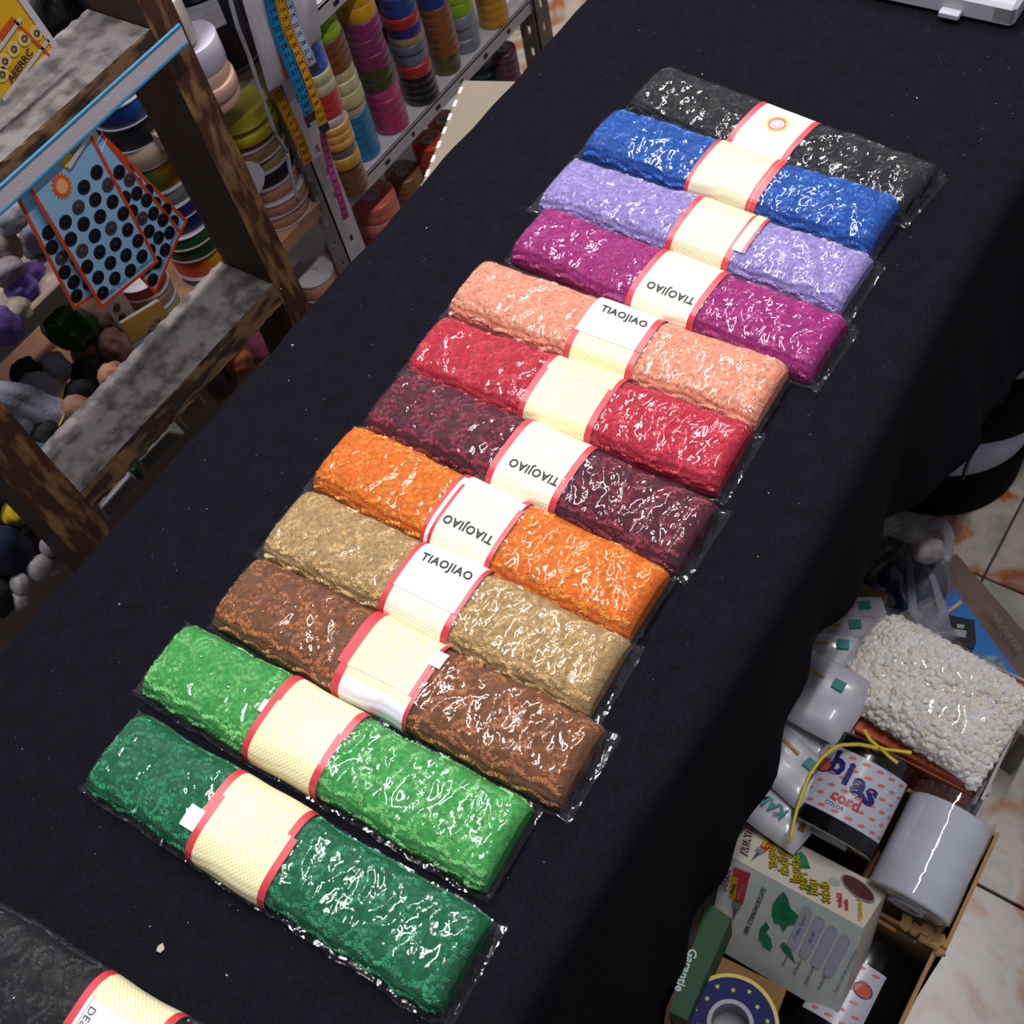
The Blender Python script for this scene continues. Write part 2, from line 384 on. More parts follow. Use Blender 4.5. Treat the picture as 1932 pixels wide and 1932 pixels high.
def make_surf(L, seed, wsc=1.0, hsc=1.0):
    r = np.random.default_rng(seed); ph = r.uniform(0, 6.28, 12)
    def surf(s, t, off=0.0, k=1.0):
        """s along the bundle, t 0..1 over the section from the near foot to the far foot"""
        s = np.asarray(s, float); t = np.asarray(t, float)
        tt = np.clip(t, 0, 1)
        x = np.interp(tt, SL, SX) * wsc; z = np.interp(tt, SL, SZ) * hsc; nx = np.interp(tt, SL, NX); nz = np.interp(tt, SL, NZ)
        e = np.clip((np.abs(s) - (L / 2 - .010)) / .010, 0, 1); e = np.sqrt(np.clip(1 - e * e * .86, .02, 1))
        z = z * (.42 + .58 * e); x = x * (.90 + .10 * e)
        x = x * (1 + .02 * np.sin(s * 40 + ph[0]) + .015 * np.sin(s * 95 + ph[1]))
        z = z * (1 + .05 * np.sin(s * 23 + ph[2]) + .03 * np.sin(s * 61 + ph[3]))
        d = k * .00032 * (np.sin(s * 150 + ph[4] + 3 * np.sin(t * 9 + ph[5])) * np.sin(t * 21 + ph[6] + 1.5 * np.sin(s * 70))) + k * .00012 * np.sin(s * 310 + t * 14 + ph[7])
        side = np.exp(-((t - .13) / .10) ** 2) + .6 * np.exp(-((t - .88) / .09) ** 2)
        d = d - k * .0011 * side * np.abs(np.sin(t * 46 + 1.1 * np.sin(s * 55 + ph[8]) + .5 * np.sin(s * 160 + ph[9]))) ** 3
        d = d + off
        return np.stack([x + nx * d, s, np.maximum(z + nz * d, .0006 + .4 * off)], -1)
    return surf

def stitches(surf, L, r, n_arc=64, dens=1.0):
    """embroidery: short raised satin stitches set across scalloped curves"""
    S = []; T = []; DS = []; DT = []; LN = []
    def curve(cs, ct, ln, slant=0.0):
        g = np.stack([np.gradient(cs), np.gradient(ct)], 1); g /= np.linalg.norm(g, axis=1)[:, None] + 1e-12
        nrm = np.stack([-g[:, 1], g[:, 0]], 1) + slant * g; nrm /= np.linalg.norm(nrm, axis=1)[:, None]
        S.append(cs); T.append(ct); DS.append(nrm[:, 0]); DT.append(nrm[:, 1]); LN.append(ln * r.uniform(.75, 1.25, len(cs)))
    step = .00125 / dens
    nx = int(L / .024)
    for row, (t0, amp) in enumerate(((.10, .05), (.22, .05), (.93, .03))):
        n = int(L / step * 1.15); s = np.linspace(-L / 2 + .003, L / 2 - .003, n)
        t = t0 + amp * np.abs(np.sin(s * PI / .024 + row)) - .02; curve(s, t * PER, .0044, r.uniform(-.3, .3))
    for i in range(nx + 1):            # shell fans
        for row in range(3):
            cx = -L / 2 + .008 + i * .024 + (row % 2) * .012 + r.normal(0, .0022); ct = (.30 + .205 * row) * PER + r.normal(0, .0018); rot = r.uniform(-.8, .8) + (PI if row % 2 else 0)
            for rad in (.0036, .0084):
                a0, a1 = (-2.0 + rot, 2.0 + rot); n = max(4, int(abs(a1 - a0) * rad / step)); a = np.linspace(a0, a1, n)
                curve(cx + rad * np.cos(a), ct + rad * np.sin(a), .0044 if rad > .005 else .0030, r.uniform(-.25, .25))
    for k in range(n_arc):             # loose arcs and leaves between
        cx = r.uniform(-L / 2 + .006, L / 2 - .006); ct = r.uniform(.18, .9) * PER; rad = r.uniform(.004, .012); a0 = r.uniform(0, 6.28); n = int(1.6 * rad / step * 1.0)
        a = np.linspace(a0, a0 + 1.7, n); curve(cx + rad * np.cos(a), ct + rad * np.sin(a), .0040, r.uniform(-.6, .6))
    S, T, DS, DT, LN = [np.concatenate(q) for q in (S, T, DS, DT, LN)]
    ok = (np.abs(S) < L / 2 - .002) & (T > .02 * PER) & (T < .98 * PER) & (r.random(len(S)) > .10); S, T, DS, DT, LN = S[ok], T[ok], DS[ok], DT[ok], LN[ok]
    jit = r.normal(0, .30, len(S)); c, s_ = np.cos(jit), np.sin(jit); DS, DT = DS * c - DT * s_, DS * s_ + DT * c
    w = .00042 * r.uniform(.8, 1.3, len(S)); h = .00095 * r.uniform(.7, 1.5, len(S))
    def P(a, c_, o): return surf(S + a * DS * LN / 2 - c_ * DT * w, (T + a * DT * LN / 2 + c_ * DS * w) / PER, o)
    V = np.stack([P(-1, 0, 0.0 * h), P(-.5, 1, .2 * h), P(.5, 1, .2 * h), P(1, 0, 0.0 * h), P(.5, -1, .2 * h), P(-.5, -1, .2 * h), P(-.45, 0, h), P(.45, 0, h)], 1)
    f0 = np.array([(0, 6, 1), (5, 6, 0), (3, 2, 7), (4, 3, 7)]); q0 = np.array([(1, 6, 7, 2), (5, 4, 7, 6)])
    n = len(S); base = np.arange(n)[:, None, None] * 8
    F = [tuple(x) for x in (base + f0).reshape(-1, 3).tolist()] + [tuple(x) for x in (base + q0).reshape(-1, 4).tolist()]
    return V.reshape(-1, 3), F

def lace_mats(nm, base, thread):
    bm = mat('lace_net_' + nm, tuple(v * .95 for v in base), .85, bump=.9, bscale=900, var=.55, vscale=260, col2=tuple(v * .55 for v in base), spec=.2, detail=2)
    tm_ = mat('lace_thread_' + nm, thread, .30, spec=.9, sheen=.3, var=.45, vscale=120, col2=tuple(v * .78 for v in thread))
    return bm, tm_

def film(surf, L, seed, parent, calm=(0, 0)):
    r = np.random.default_rng(seed); m = 64
    off = Vector((seed * 3.1, seed * 1.7, 0))
    ss = np.concatenate([np.linspace(-L / 2 - .013, -L / 2, 7)[:-1], np.linspace(-L / 2, L / 2, 170), np.linspace(L / 2, L / 2 + .013, 7)[1:]])
    tt = np.linspace(0, 1, m); Sg, Tg = np.meshgrid(ss, tt, indexing='ij')
    base = surf(np.clip(Sg, -L / 2 + .0004, L / 2 - .0004), Tg, .0017, .6)
    up = surf(np.clip(Sg, -L / 2 + .0004, L / 2 - .0004), Tg, .0037, .6) - base
    cr = np.zeros_like(Sg)
    for i, s in enumerate(ss):
        wgt = (1.0 if s < 0 else .45) + .45 * (1.2 if s < 0 else .7) * (1 + min(1, (abs(s) / (L / 2)) ** 4))
        for j, t in enumerate(tt):
            p = Vector((s * 48, t * 3.4, 0)) + off
            q = 1 - abs(mn.noise(p + Vector((0, 0, .4 * t)))) * 2.4
            q2 = 1 - abs(mn.noise(p * 2.6 + Vector((9, 2, 1)))) * 2
            cr[i, j] = (.9 * max(q, 0) ** 2 + .4 * max(q2, 0) ** 2 - .35) * wgt * (.22 if calm[1] - .004 < s < calm[0] + .004 else 1)
    base = base + up * cr[..., None] * .42
    for side in (-1, 1):                # crimped flat ends beyond the lace
        k = [i for i in range(len(ss)) if side * ss[i] > L / 2]
        if side > 0: pass
        for i in k:
            q = (abs(ss[i]) - L / 2) / .013
            rag = .010 * mn.noise(Vector((3.3 * side, 0, seed)))
            for j in range(m):
                P = base[i, j]; tj = tt[j]
                ext = .0085 * q * (.45 + .7 * abs(mn.noise(Vector((tj * 9, side * 2, seed * 1.3)))) + (.5 if (tj < .12 or tj > .88) and (seed + side) % 3 else 0))
                P[1] = side * (L / 2 + ext); P[2] = P[2] * (1 - q) + (.0035 + .0022 * mn.noise(Vector((tj * 13, side * 5, seed))) + .001 * math.sin(q * 9 + tj * 20)) * q
                P[2] = max(P[2], .0006); P[0] *= 1 + .03 * q
    mb = MB(); mb.grid(base)
    # lower sheet with a side seam that sticks out flat along the near side
    P0 = base[:, 0]; P1 = base[:, -1]; bot = np.stack([P1, (P0 + P1) / 2, P0], 1); bot[:, :, 2] = .0004; mb.grid(bot)
    fl = np.stack([P0, P0 + np.array([-.0012, 0, .0008]), P0 + np.array([-.0022, 0, .0004])], 1)
    for i in range(len(ss)):
        fl[i, 1:, 0] += .0014 * mn.noise(Vector((ss[i] * 60, seed, 0))); fl[i, 1:, 2] = np.abs(.0012 + .0016 * mn.noise(Vector((ss[i] * 45, seed, 3))))
    mb.grid(fl)
    return mb.build('plastic_wrap', FILM, parent, True)

def band(surf, s0, s1, t0, t1, parent, off=.0010, lb=.0056, rb=.0056, mats=None, plain=(), lip=0, name='paper_band'):
    """paper band wrapped over the bundle; s0 > s1 runs left to right in the picture"""
    mats = mats or [RED, DOTS, WHITEP]
    sc = [s0] + ([s0 - lb] if lb else []) + list(np.linspace(s0 - lb, s1 + rb, 9)[1:-1]) + ([s1 + rb] if rb else []) + [s1]
    tc = np.linspace(t0, t1, 44); Sg, Tg = np.meshgrid(sc, tc, indexing='ij')
    P = surf(Sg, Tg, off + .0009, .3); uv = np.stack([Sg, Tg * PER], -1)
    P2 = surf(Sg, Tg, off + .0006, .3)
    mi = [[(0 if ((lb and i == 0) or (rb and i == len(sc) - 2)) else (2 if any(a <= tc[j] <= c_ for a, c_ in plain) else 1)) for j in range(len(tc) - 1)] for i in range(len(sc) - 1)]
    mb = MB(); mb.grid(P, mi, uv); mb.grid(P2[::-1], 2)
    mb.grid(np.stack([P[:, 0], P2[:, 0]], 0), 2); mb.grid(np.stack([P2[:, -1], P[:, -1]], 0), 2)
    return mb.build(name, mats, parent)

def band_text(surf, t, size, sc, tc, parent, flip=False, matl=None, off=.0015, rot90=False, **k):
    v, f = text_mesh(t, size, **k); sg = -1 if flip else 1
    if rot90: S = sc - (-v[:, 1]) * 1.0; T = tc - v[:, 0] / PER * 1.0
    else: S = sc - sg * v[:, 0]; T = tc + sg * v[:, 1] / PER
    mb = MB(); mb.add(surf(S, T, off + .0009, .3), f); return mb.build('lettering', matl or INK, parent)

def corner(px, py, z): return at(px, py, z)
PACKS = {}
def pack(nm, label, base, thread, NL, NR, FL, FR, bl, br_, zs=0, dens=1.0, wsc=1.0, hsc=1.0):
    """NL/NR/FL/FR: photo survey of the four lace corners, bl/br_: band edges at mid height"""
    a, b_, c, d = at(*NL, .752), at(*NR, .752), at(*FL, .768), at(*FR, .768)
    left = (a + c) / 2; right = (b_ + d) / 2; ctr = (left + right) / 2; dv = (left - right)[:2]; L = np.linalg.norm(dv) - .002; ang = math.atan2(dv[1], dv[0]) - PI / 2
    ctr[2] = .7523 + zs
    root = thing('lace_pack', label, 'lace', ctr, ang, 'packs of lace trim laid in a row on the black cloth')
    sd = len(PACKS) + 3; wid = .5 * (np.linalg.norm((c - a)[:2]) + np.linalg.norm((d - b_)[:2]))
    surf = make_surf(L, sd, wsc * 1.0, hsc)
    bm, tm_ = lace_mats(nm, base, thread)
    Sg, Tg = np.meshgrid(np.linspace(-L / 2, L / 2, 150), np.linspace(0, 1, 64), indexing='ij'); P = surf(Sg, Tg)
    mb = MB(); mb.grid(P)
    for e in (0, -1):
        q = P[e]; cc = q.mean(0); cc[2] = .006; n = len(q); mb.add(np.vstack([q, cc]), [((i, i + 1, n) if e == 0 else (i + 1, i, n)) for i in range(n - 1)] + [(n - 1, 0, n)])
    bot = np.stack([P[:, -1], P[:, 0]], 1); mb.grid(bot)
    lace = mb.build('lace_bundle', bm, root, True)
    V, F = stitches(surf, L, np.random.default_rng(sd * 11), dens=dens); m2 = MB(); m2.add(V, F); em = m2.build('embroidery', tm_, lace); tag(em, kind='stuff')
    inv = Matrix.Translation(Vector([float(x) for x in ctr])) @ Matrix.Rotation(ang, 4, 'Z'); inv = inv.inverted()
    s0 = (inv @ Vector([float(x) for x in at(*bl, .772)])).y; s1 = (inv @ Vector([float(x) for x in at(*br_, .772)])).y
    film(surf, L, sd, root, (s0, s1))
    PACKS[nm] = (root, surf, L, s0, s1, inv); return PACKS[nm]
def mid(a, b_): return ((a[0] + b_[0]) / 2, (a[1] + b_[1]) / 2)

# --- dark green, nearest
root, sf, L, s0, s1, inv = pack('dark_green', 'dark green lace pack with overlapping dotted label, nearest full pack', (8, 104, 66), (24, 164, 106), (165, 1488), (838, 1922), (262, 1342), (925, 1735), mid((437, 1440), (335, 1625)), mid((585, 1525), (478, 1715)), wsc=.98)
band(sf, s0, s1, .40, .96, root, .0009); band(sf, s0 + .009, s0 - .004, .30, .46, root, .0012, 0, 0, [WHITEP, WHITEP, WHITEP], name='paper_tab')
band(sf, s0 - .003, s1 - .004, .02, .62, root, .0016)
# --- light green
root, sf, L, s0, s1, inv = pack('light_green', 'light green lace pack with wide dotted label, beside the dark green pack', (66, 166, 78), (136, 220, 130), (268, 1300), (925, 1680), (352, 1178), (1000, 1525), mid((545, 1275), (445, 1425)), mid((683, 1345), (580, 1505)), wsc=.97)
band(sf, s0, s1, .02, .96, root, .0010); band(sf, s0 + .004, s0 - .01, .46, .56, root, .0006, 0, 0, [WHITEP] * 3, name='paper_tab'); band(sf, s0 - .002, s1 - .002, .60, .96, root, .0014)
# --- brown
root, sf, L, s0, s1, inv = pack('brown', 'copper brown lace pack with a thick red label border', (124, 78, 46), (206, 132, 70), (402, 1165), (1070, 1530), (485, 1060), (1135, 1372), mid((700, 1160), (617, 1300)), mid((845, 1225), (758, 1375)))
band(sf, s0, s1, .02, .60, root, .0009, .007, .003, plain=((0, .27),)); band(sf, s0 + .003, s1 + .003, .34, .96, root, .0015, .009, .003); band(sf, s1 + .008, s1 - .003, .62, .75, root, .0019, 0, 0, [WHITEP] * 3, name='paper_tab')
# --- gold
root, sf, L, s0, s1, inv = pack('gold', 'gold beige lace pack lettered TIAOJIAO, between brown and orange packs', (182, 148, 96), (236, 204, 142), (490, 1035), (1118, 1342), (582, 930), (1188, 1222), mid((790, 1035), (697, 1145)), mid((912, 1095), (840, 1210)))
band(sf, s0, s1, .02, .96, root, .0010, mats=[RED, DOTW, WHITEP]); band(sf, s0 - .0005, s1 + .0005, .36, .94, root, .0016, .004, .003, mats=[RED, mat('band_cream', (240, 237, 224), .35), WHITEP]); band_text(sf, 'TIAOJIAO', .0096, (s0 + s1) / 2 - .002, .68, root, bold=.00026, space=1.1, shear=-.12, off=.0021)
# --- orange
root, sf, L, s0, s1, inv = pack('orange', 'bright orange lace pack lettered TIAOJIAO, between gold and maroon packs', (240, 116, 22), (255, 172, 44), (592, 903), (1192, 1200), (668, 815), (1262, 1092), mid((868, 895), (785, 1020)), mid((985, 950), (910, 1080)))
band(sf, s0, s1 - .001, .45, .96, root, .0010, mats=[RED, DOTW, WHITEP]); band(sf, s0 + .0005, s1 - .0005, .02, .78, root, .0013, .003, .0, mats=[RED, WHITEP, WHITEP]); band(sf, s0 - .006, s1 - .003, .02, .70, root, .0017, .003, .004, mats=[RED, DOTW, WHITEP])
band_text(sf, 'TIAOJIAO', .0096, (s0 + s1) / 2 - .004, .36, root, True, bold=.00026, space=1.1, off=.0023)
# --- maroon
root, sf, L, s0, s1, inv = pack('maroon', 'dark maroon lace pack lettered TIAOJIAO, between orange and red packs', (84, 26, 44), (172, 40, 70), (693, 790), (1288, 1072), (762, 710), (1350, 965), mid((980, 800), (917, 900)), mid((1110, 855), (1050, 962)))
band(sf, s0, s1, .02, .96, root, .0010, mats=[RED, DOTW, WHITEP]); band_text(sf, 'TIAOJIAO', .0096, (s0 + s1) / 2 - .003, .36, root, True, bold=.00026, space=1.1)
# --- red
root, sf, L, s0, s1, inv = pack('red', 'crimson red lace pack with dotted label, between maroon and peach packs', (196, 34, 60), (236, 66, 90), (765, 690), (1355, 940), (838, 612), (1425, 802), mid((1032, 680), (960, 790)), mid((1170, 730), (1095, 845)))
band(sf, s0, s1, .02, .96, root, .0010); band(sf, s0 - .001, s1 - .001, .62, .96, root, .0014, .003, .004)
# --- peach
root, sf, L, s0, s1, inv = pack('peach', 'peach pink lace pack lettered TIAOJIAO, beside the red pack', (252, 160, 130), (255, 196, 168), (852, 588), (1432, 793), (905, 497), (1488, 708), mid((1127, 560), (1058, 665)), mid((1240, 610), (1187, 715)))
band(sf, s0, s1, .02, .96, root, .0010, plain=((0, .12),)); band(sf, s0 - .001, s1, .36, .94, root, .0016, .0, .006, mats=[RED, mat('band_cream', (240, 237, 224), .35), WHITEP]); band_text(sf, 'TIAOJIAO', .0096, (s0 + s1) / 2 - .001, .66, root, bold=.00026, space=1.05, shear=-.12, off=.0021)
# --- purple
root, sf, L, s0, s1, inv = pack('purple', 'magenta purple lace pack lettered TIAOJIAO, between peach and lavender packs', (160, 30, 118), (204, 58, 158), (973, 480), (1535, 722), (1022, 400), (1600, 602), mid((1230, 475), (1183, 570)), mid((1365, 520), (1300, 620)))
band(sf, s0, s1, .02, .96, root, .0010, mats=[RED, DOTW, WHITEP]); band_text(sf, 'TIAOJIAO', .0096, (s0 + s1) / 2 - .002, .34, root, True, bold=.00026, space=1.1)
# --- lavender
root, sf, L, s0, s1, inv = pack('lavender', 'lavender lace pack with creased beige label, between purple and blue packs', (156, 142, 208), (200, 186, 242), (1018, 385), (1592, 590), (1078, 305), (1648, 490), mid((1305, 380), (1250, 470)), mid((1415, 418), (1370, 515)))
band(sf, s0, s1, .02, .96, root, .0010, mats=[RED, DOTB, WHITEP]); band(sf, s1 + .003, s1 - .009, .30, .84, root, .0014, 0, .003, mats=[RED, DOTB, WHITEP], name='paper_tab')
# --- blue
root, sf, L, s0, s1, inv = pack('blue', 'royal blue lace pack with cream label, beside the black pack', (12, 76, 166), (40, 124, 218), (1100, 287), (1655, 475), (1158, 215), (1695, 388), mid((1330, 280), (1283, 362)), mid((1470, 320), (1415, 400)))
band(sf, s0, s1, .02, .96, root, .0010, mats=[RED, DOTB, WHITEP]); band(sf, s0 - .004, s1 + .006, .02, .96, root, .0013, 0, .003, mats=[RED, DOTB, WHITEP])
# --- black, farthest
root, sf, L, s0, s1, inv = pack('black', 'black lace pack with gold ring emblem on white label, farthest pack', (17, 20, 25), (34, 38, 46), (1195, 203), (1705, 412), (1243, 130), (1770, 318), mid((1430, 185), (1363, 272)), mid((1535, 230), (1480, 310)), hsc=.85)
band(sf, s0, s1, .02, .96, root, .0010, mats=[RED, WHITEP, WHITEP], plain=((0, 1),))
def ring(sf, sc, tc, r0, r1, parent, m, name='emblem', off=.0014, n=40):
    a = np.linspace(0, 2 * PI, n, endpoint=False); P = []
    for r in (r0, r1): P.append(surf_pts(sf, sc + r * np.cos(a), tc + r * np.sin(a) / PER, off))
    mb = MB(); mb.grid(np.array(P), closed=True); return mb.build(name, m, parent)
def surf_pts(sf, s, t, off): return sf(s, t, off + .0009, .3)
sc, tc = (s0 + s1) / 2, .55
ring(sf, sc, tc, .0085, .0105, root, mat('gold_print', (240, 190, 40), .4)); ring(sf, sc, tc, .0062, .0082, root, mat('pink_print', (205, 90, 105), .4))
ring(sf, sc, tc, .0002, .0050, root, mat('rose_print', (225, 150, 160), .4)); 
for k in (-1, 0, 1):
    mb = MB(); q = np.linspace(-.005, .005, 6); mb.grid(sf(np.stack([sc + q * math.cos(k * 1.05) - .0005 * math.sin(k * 1.05), sc + q * math.cos(k * 1.05) + .0005 * math.sin(k * 1.05)]), np.stack([tc + (q * math.sin(k * 1.05) + .0005 * math.cos(k * 1.05)) / PER, tc + (q * math.sin(k * 1.05) - .0005 * math.cos(k * 1.05)) / PER]), .0026, .3)); mb.build('emblem_bar', WHITEP, root)
for sg in (-1, 1):
    v, f = text_mesh('EXQUISITE LACE TRIMMING', .0030); th = v[:, 0] / .0150; rr = .0140 + v[:, 1]
    mb = MB(); mb.add(sf(sc + sg * rr * np.cos(th) * 1.0, tc + sg * rr * np.sin(th) / PER, .0024, .3), f); mb.build('lettering', INKG, root)
band_text(sf, 'YX', .0040, sc - .001, .14, root, True, matl=INKG)
# rusty dust on the left end of the black bundle
# --- black, cut by the lower left corner of the frame
root, sf, L, s0, s1, inv = pack('charcoal', 'black lace pack with white label, cut off at the bottom left corner', (16, 18, 23), (38, 41, 50), (-165, 1830), (560, 2310), (-60, 1690), (640, 2130), mid((180, 1845), (110, 1960)), mid((330, 1932), (250, 2060)))
band(sf, s0, s1, .02, .96, root, .0010, mats=[RED, DOTS, WHITEP], plain=((0, .66),)); band_text(sf, 'DESIGN', .0075, s0 - .013, .50, root, rot90=True)
mb = MB(); q = np.linspace(.30, .70, 12); mb.grid(sf(np.stack([np.full(12, s0 - .0085), np.full(12, s0 - .0088)]), np.stack([q, q]), .0024, .3)); mb.build('print_line', INK, root)

# ================================================================== LEFT: LADDER, RACKS AND RIBBONS
OLD = mat('old_brown_paint', (74, 42, 24), .7, bump=.8, bscale=120, var=1, vscale=95, col2=(148, 108, 68), stretch=(1, 1, .25), detail=8, edge=.08, mid=.55)
OLDS = mat('old_brown_side', (66, 44, 34), .7, bump=.4, bscale=60, var=.35, vscale=9, col2=(40, 26, 20), stretch=(1, 1, .4))
GREYT = mat('worn_grey_tread', (126, 117, 116), .75, bump=.5, bscale=90, var=.85, vscale=48, col2=(60, 52, 54), detail=10, edge=.10, mid=.53)
BRK = mat('tread_edge_wood', (62, 46, 38), .8, bump=.8, bscale=80, var=.8, vscale=90, col2=(150, 112, 76), stretch=(.3, 1, 1), edge=.06)
ld = thing('wooden_ladder', 'old wooden step ladder with grey treads and peeling brown stiles', 'ladder', (.37, .89, 0))
def rel(o, p): return (p[0] - o[0], p[1] - o[1], p[2] - o[2])
LO = (.37, .89, 0)
def worn_board(c, d, ms, name, parent, seed, mi_front=1, axis=1, sgn=-1, jag=.0015, long=2):
    """board with chipped long edges; the face on sgn*axis gets material 1"""
    n = 48; q = np.linspace(-.5, .5, n); oth = [a for a in range(3) if a != long]; P = []
    for i, u in enumerate(q):
        row = []
        for (a, b_) in ((-1, -1), (-.86, -1), (.86, -1), (1, -1), (1, -.86), (1, .86), (1, 1), (.86, 1), (-.86, 1), (-1, 1), (-1, .86), (-1, -.86)):
            p = [0, 0, 0]; p[long] = c[long] + u * d[long]; j = jag * mn.noise(Vector((u * 38, a * 3 + seed, b_ * 3)))
            p[oth[0]] = c[oth[0]] + a * (d[oth[0]] / 2 + (j if abs(a) == 1 else 0)); p[oth[1]] = c[oth[1]] + b_ * (d[oth[1]] / 2 + (j if abs(b_) == 1 else 0)); row.append(p)
        P.append(row)
    k = oth.index(axis); fm = []
    for j in range(12):
        cc = ((-1, -1), (-.86, -1), (.86, -1), (1, -1), (1, -.86), (1, .86), (1, 1), (.86, 1), (-.86, 1), (-1, 1), (-1, .86), (-1, -.86))
        a = cc[j]; b_ = cc[(j + 1) % 12]; fm.append(1 if (a[k] * sgn > .95 and b_[k] * sgn > .95) else 0)
    P = np.array(P)
    if long == 1: P = P[::-1]
    mb = MB(); mb.grid(P, [fm] * n, closed=True); mb.add(np.concatenate([P[0], P[-1]]), [tuple(range(12))[::-1], tuple(range(12, 24))])
    return mb.build(name, ms, parent)
worn_board(rel(LO, (.193, .888, .64)), (.044, .076, 1.28), [OLDS, OLD], 'stile', ld, 1)
worn_board(rel(LO, (.541, .888, .64)), (.032, .076, 1.28), [OLDS, OLD], 'stile', ld, 2)
for z, sd in ((.617, 3), (.936, 4), (.305, 5)):
    worn_board(rel(LO, (.3695, .890, z - .016)), (.309, .082, .031), [GREYT, BRK], 'tread', ld, sd, long=0)
worn_board(rel(LO, (.37, .965, 1.02)), (.42, .02, .09), [OLDS, OLDS], 'back_rail', ld, 6, long=0)

# white tape with blue edges stretched over the front edge of the upper tread
WTAPE = mat('white_webbing', (205, 200, 205), .8, bump=.4, bscale=500, var=.2, vscale=60, col2=(185, 175, 178)); BTAPE = mat('blue_edge', (58, 140, 184), .7)
tp = thing('elastic_tape', 'white elastic tape with blue edges stretched along the upper ladder tread', 'tape', (.38, .8360, .9165))
o_ = (.38, .846, .90)

b = MB(); b.box((-.002, -.0005, .004), (.334, .0016, .0145)); b.build('webbing', WTAPE, tp)
for s_ in (-1, 1):
    b = MB(); b.box((-.002, -.001, .004 + s_ * .0088), (.334, .0026, .0032), ch=.0008); b.build('blue_edge', BTAPE, tp)

# ---- steel racks
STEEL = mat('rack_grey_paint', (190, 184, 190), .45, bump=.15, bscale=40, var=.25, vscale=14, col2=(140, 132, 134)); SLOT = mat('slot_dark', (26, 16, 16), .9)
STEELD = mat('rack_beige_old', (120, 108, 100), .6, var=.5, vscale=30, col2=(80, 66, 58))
def angle_post(x, y, z1, parent, dx=.034, dy=.034, m=STEEL, pitch=.038):
    """slotted angle: front leaf and side leaf, with real slots"""
    mb = MB(); z0 = 0.0; n = int((z1 - z0) / pitch)
    for leaf in (0, 1):
        def pt(u, z, k): return (x + u, y + k * .002, z) if leaf == 0 else (x + k * .002, y + u, z)
        W_ = dx if leaf == 0 else dy
        def bar(u0, u1, a, c):
            P = [pt(u0, a, 0), pt(u1, a, 0), pt(u1, a, 1), pt(u0, a, 1), pt(u0, c, 0), pt(u1, c, 0), pt(u1, c, 1), pt(u0, c, 1)]
            mb.hexa(P if leaf == 0 else [P[1], P[0], P[3], P[2], P[5], P[4], P[7], P[6]])
        u1, u2 = .42 * W_, .60 * W_
        bar(0, u1, z0, z1); bar(u2, W_, z0, z1)
        for k in range(n): bar(u1, u2, z0 + k * pitch + .013, z0 + (k + 1) * pitch)
    return mb.build('post', m, parent)
def shelf(x0, x1, y0, y1, z, parent, m=STEEL, lip=.022, m2=None, name='shelf'):
    mb = MB(); mb.box(((x0 + x1) / 2, (y0 + y1) / 2, z - .002), (x1 - x0, y1 - y0, .004)); mb.box(((x0 + x1) / 2, y0 + .002, z - lip / 2), (x1 - x0, .004, lip), ch=.001)
    k = int((x1 - x0) / .06)
    for i in range(k): mb.box((x0 + .03 + i * .06, y0 - .0004, z - lip * .55), (.010 if i % 2 else .006, .0012, .005), 1)
    return mb.build(name, [m, m2 or SLOT], parent)
rk = thing('steel_rack', 'grey slotted steel rack filled with satin ribbon rolls', 'rack', (0, 0, 0))
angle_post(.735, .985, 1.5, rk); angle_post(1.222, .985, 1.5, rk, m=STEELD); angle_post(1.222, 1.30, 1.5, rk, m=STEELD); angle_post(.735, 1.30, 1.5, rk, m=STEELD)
for z in (.245, .480, .722): shelf(.770, 1.221, .99, 1.31, z, rk)
shelf(.745, 1.25, 1.31, 1.312, 1.0, rk, name='back_edge')
rk2 = thing('wooden_rack', 'old rack with beige boards behind the ladder', 'rack', (0, 0, 0))
BOARD = mat('beige_board', (150, 132, 120), .7, bump=.2, bscale=30, var=.4, vscale=10, col2=(116, 100, 92)); PBOARD = mat('peach_board', (176, 128, 100), .7, var=.6, vscale=16, col2=(132, 96, 76))
for (x0, x1, z, m) in ((.0, .733, .245, BOARD), (.0, .733, .500, PBOARD), (.0, .435, .690, BOARD), (.575, .733, .726, BOARD)):
    b = MB(); b.box(((x0 + x1) / 2, 1.16, z - .011), (x1 - x0, .32, .022), ch=.0015); b.build('shelf_board', m, rk2)
for x, ys_ in ((-.02, (1.03, 1.31)), (.70, (1.31,))):
    for y in ys_:
        b = MB(); b.box((x, y, .6), (.02, .03, 1.2), ch=.002); b.build('upright', OLDS, rk2)

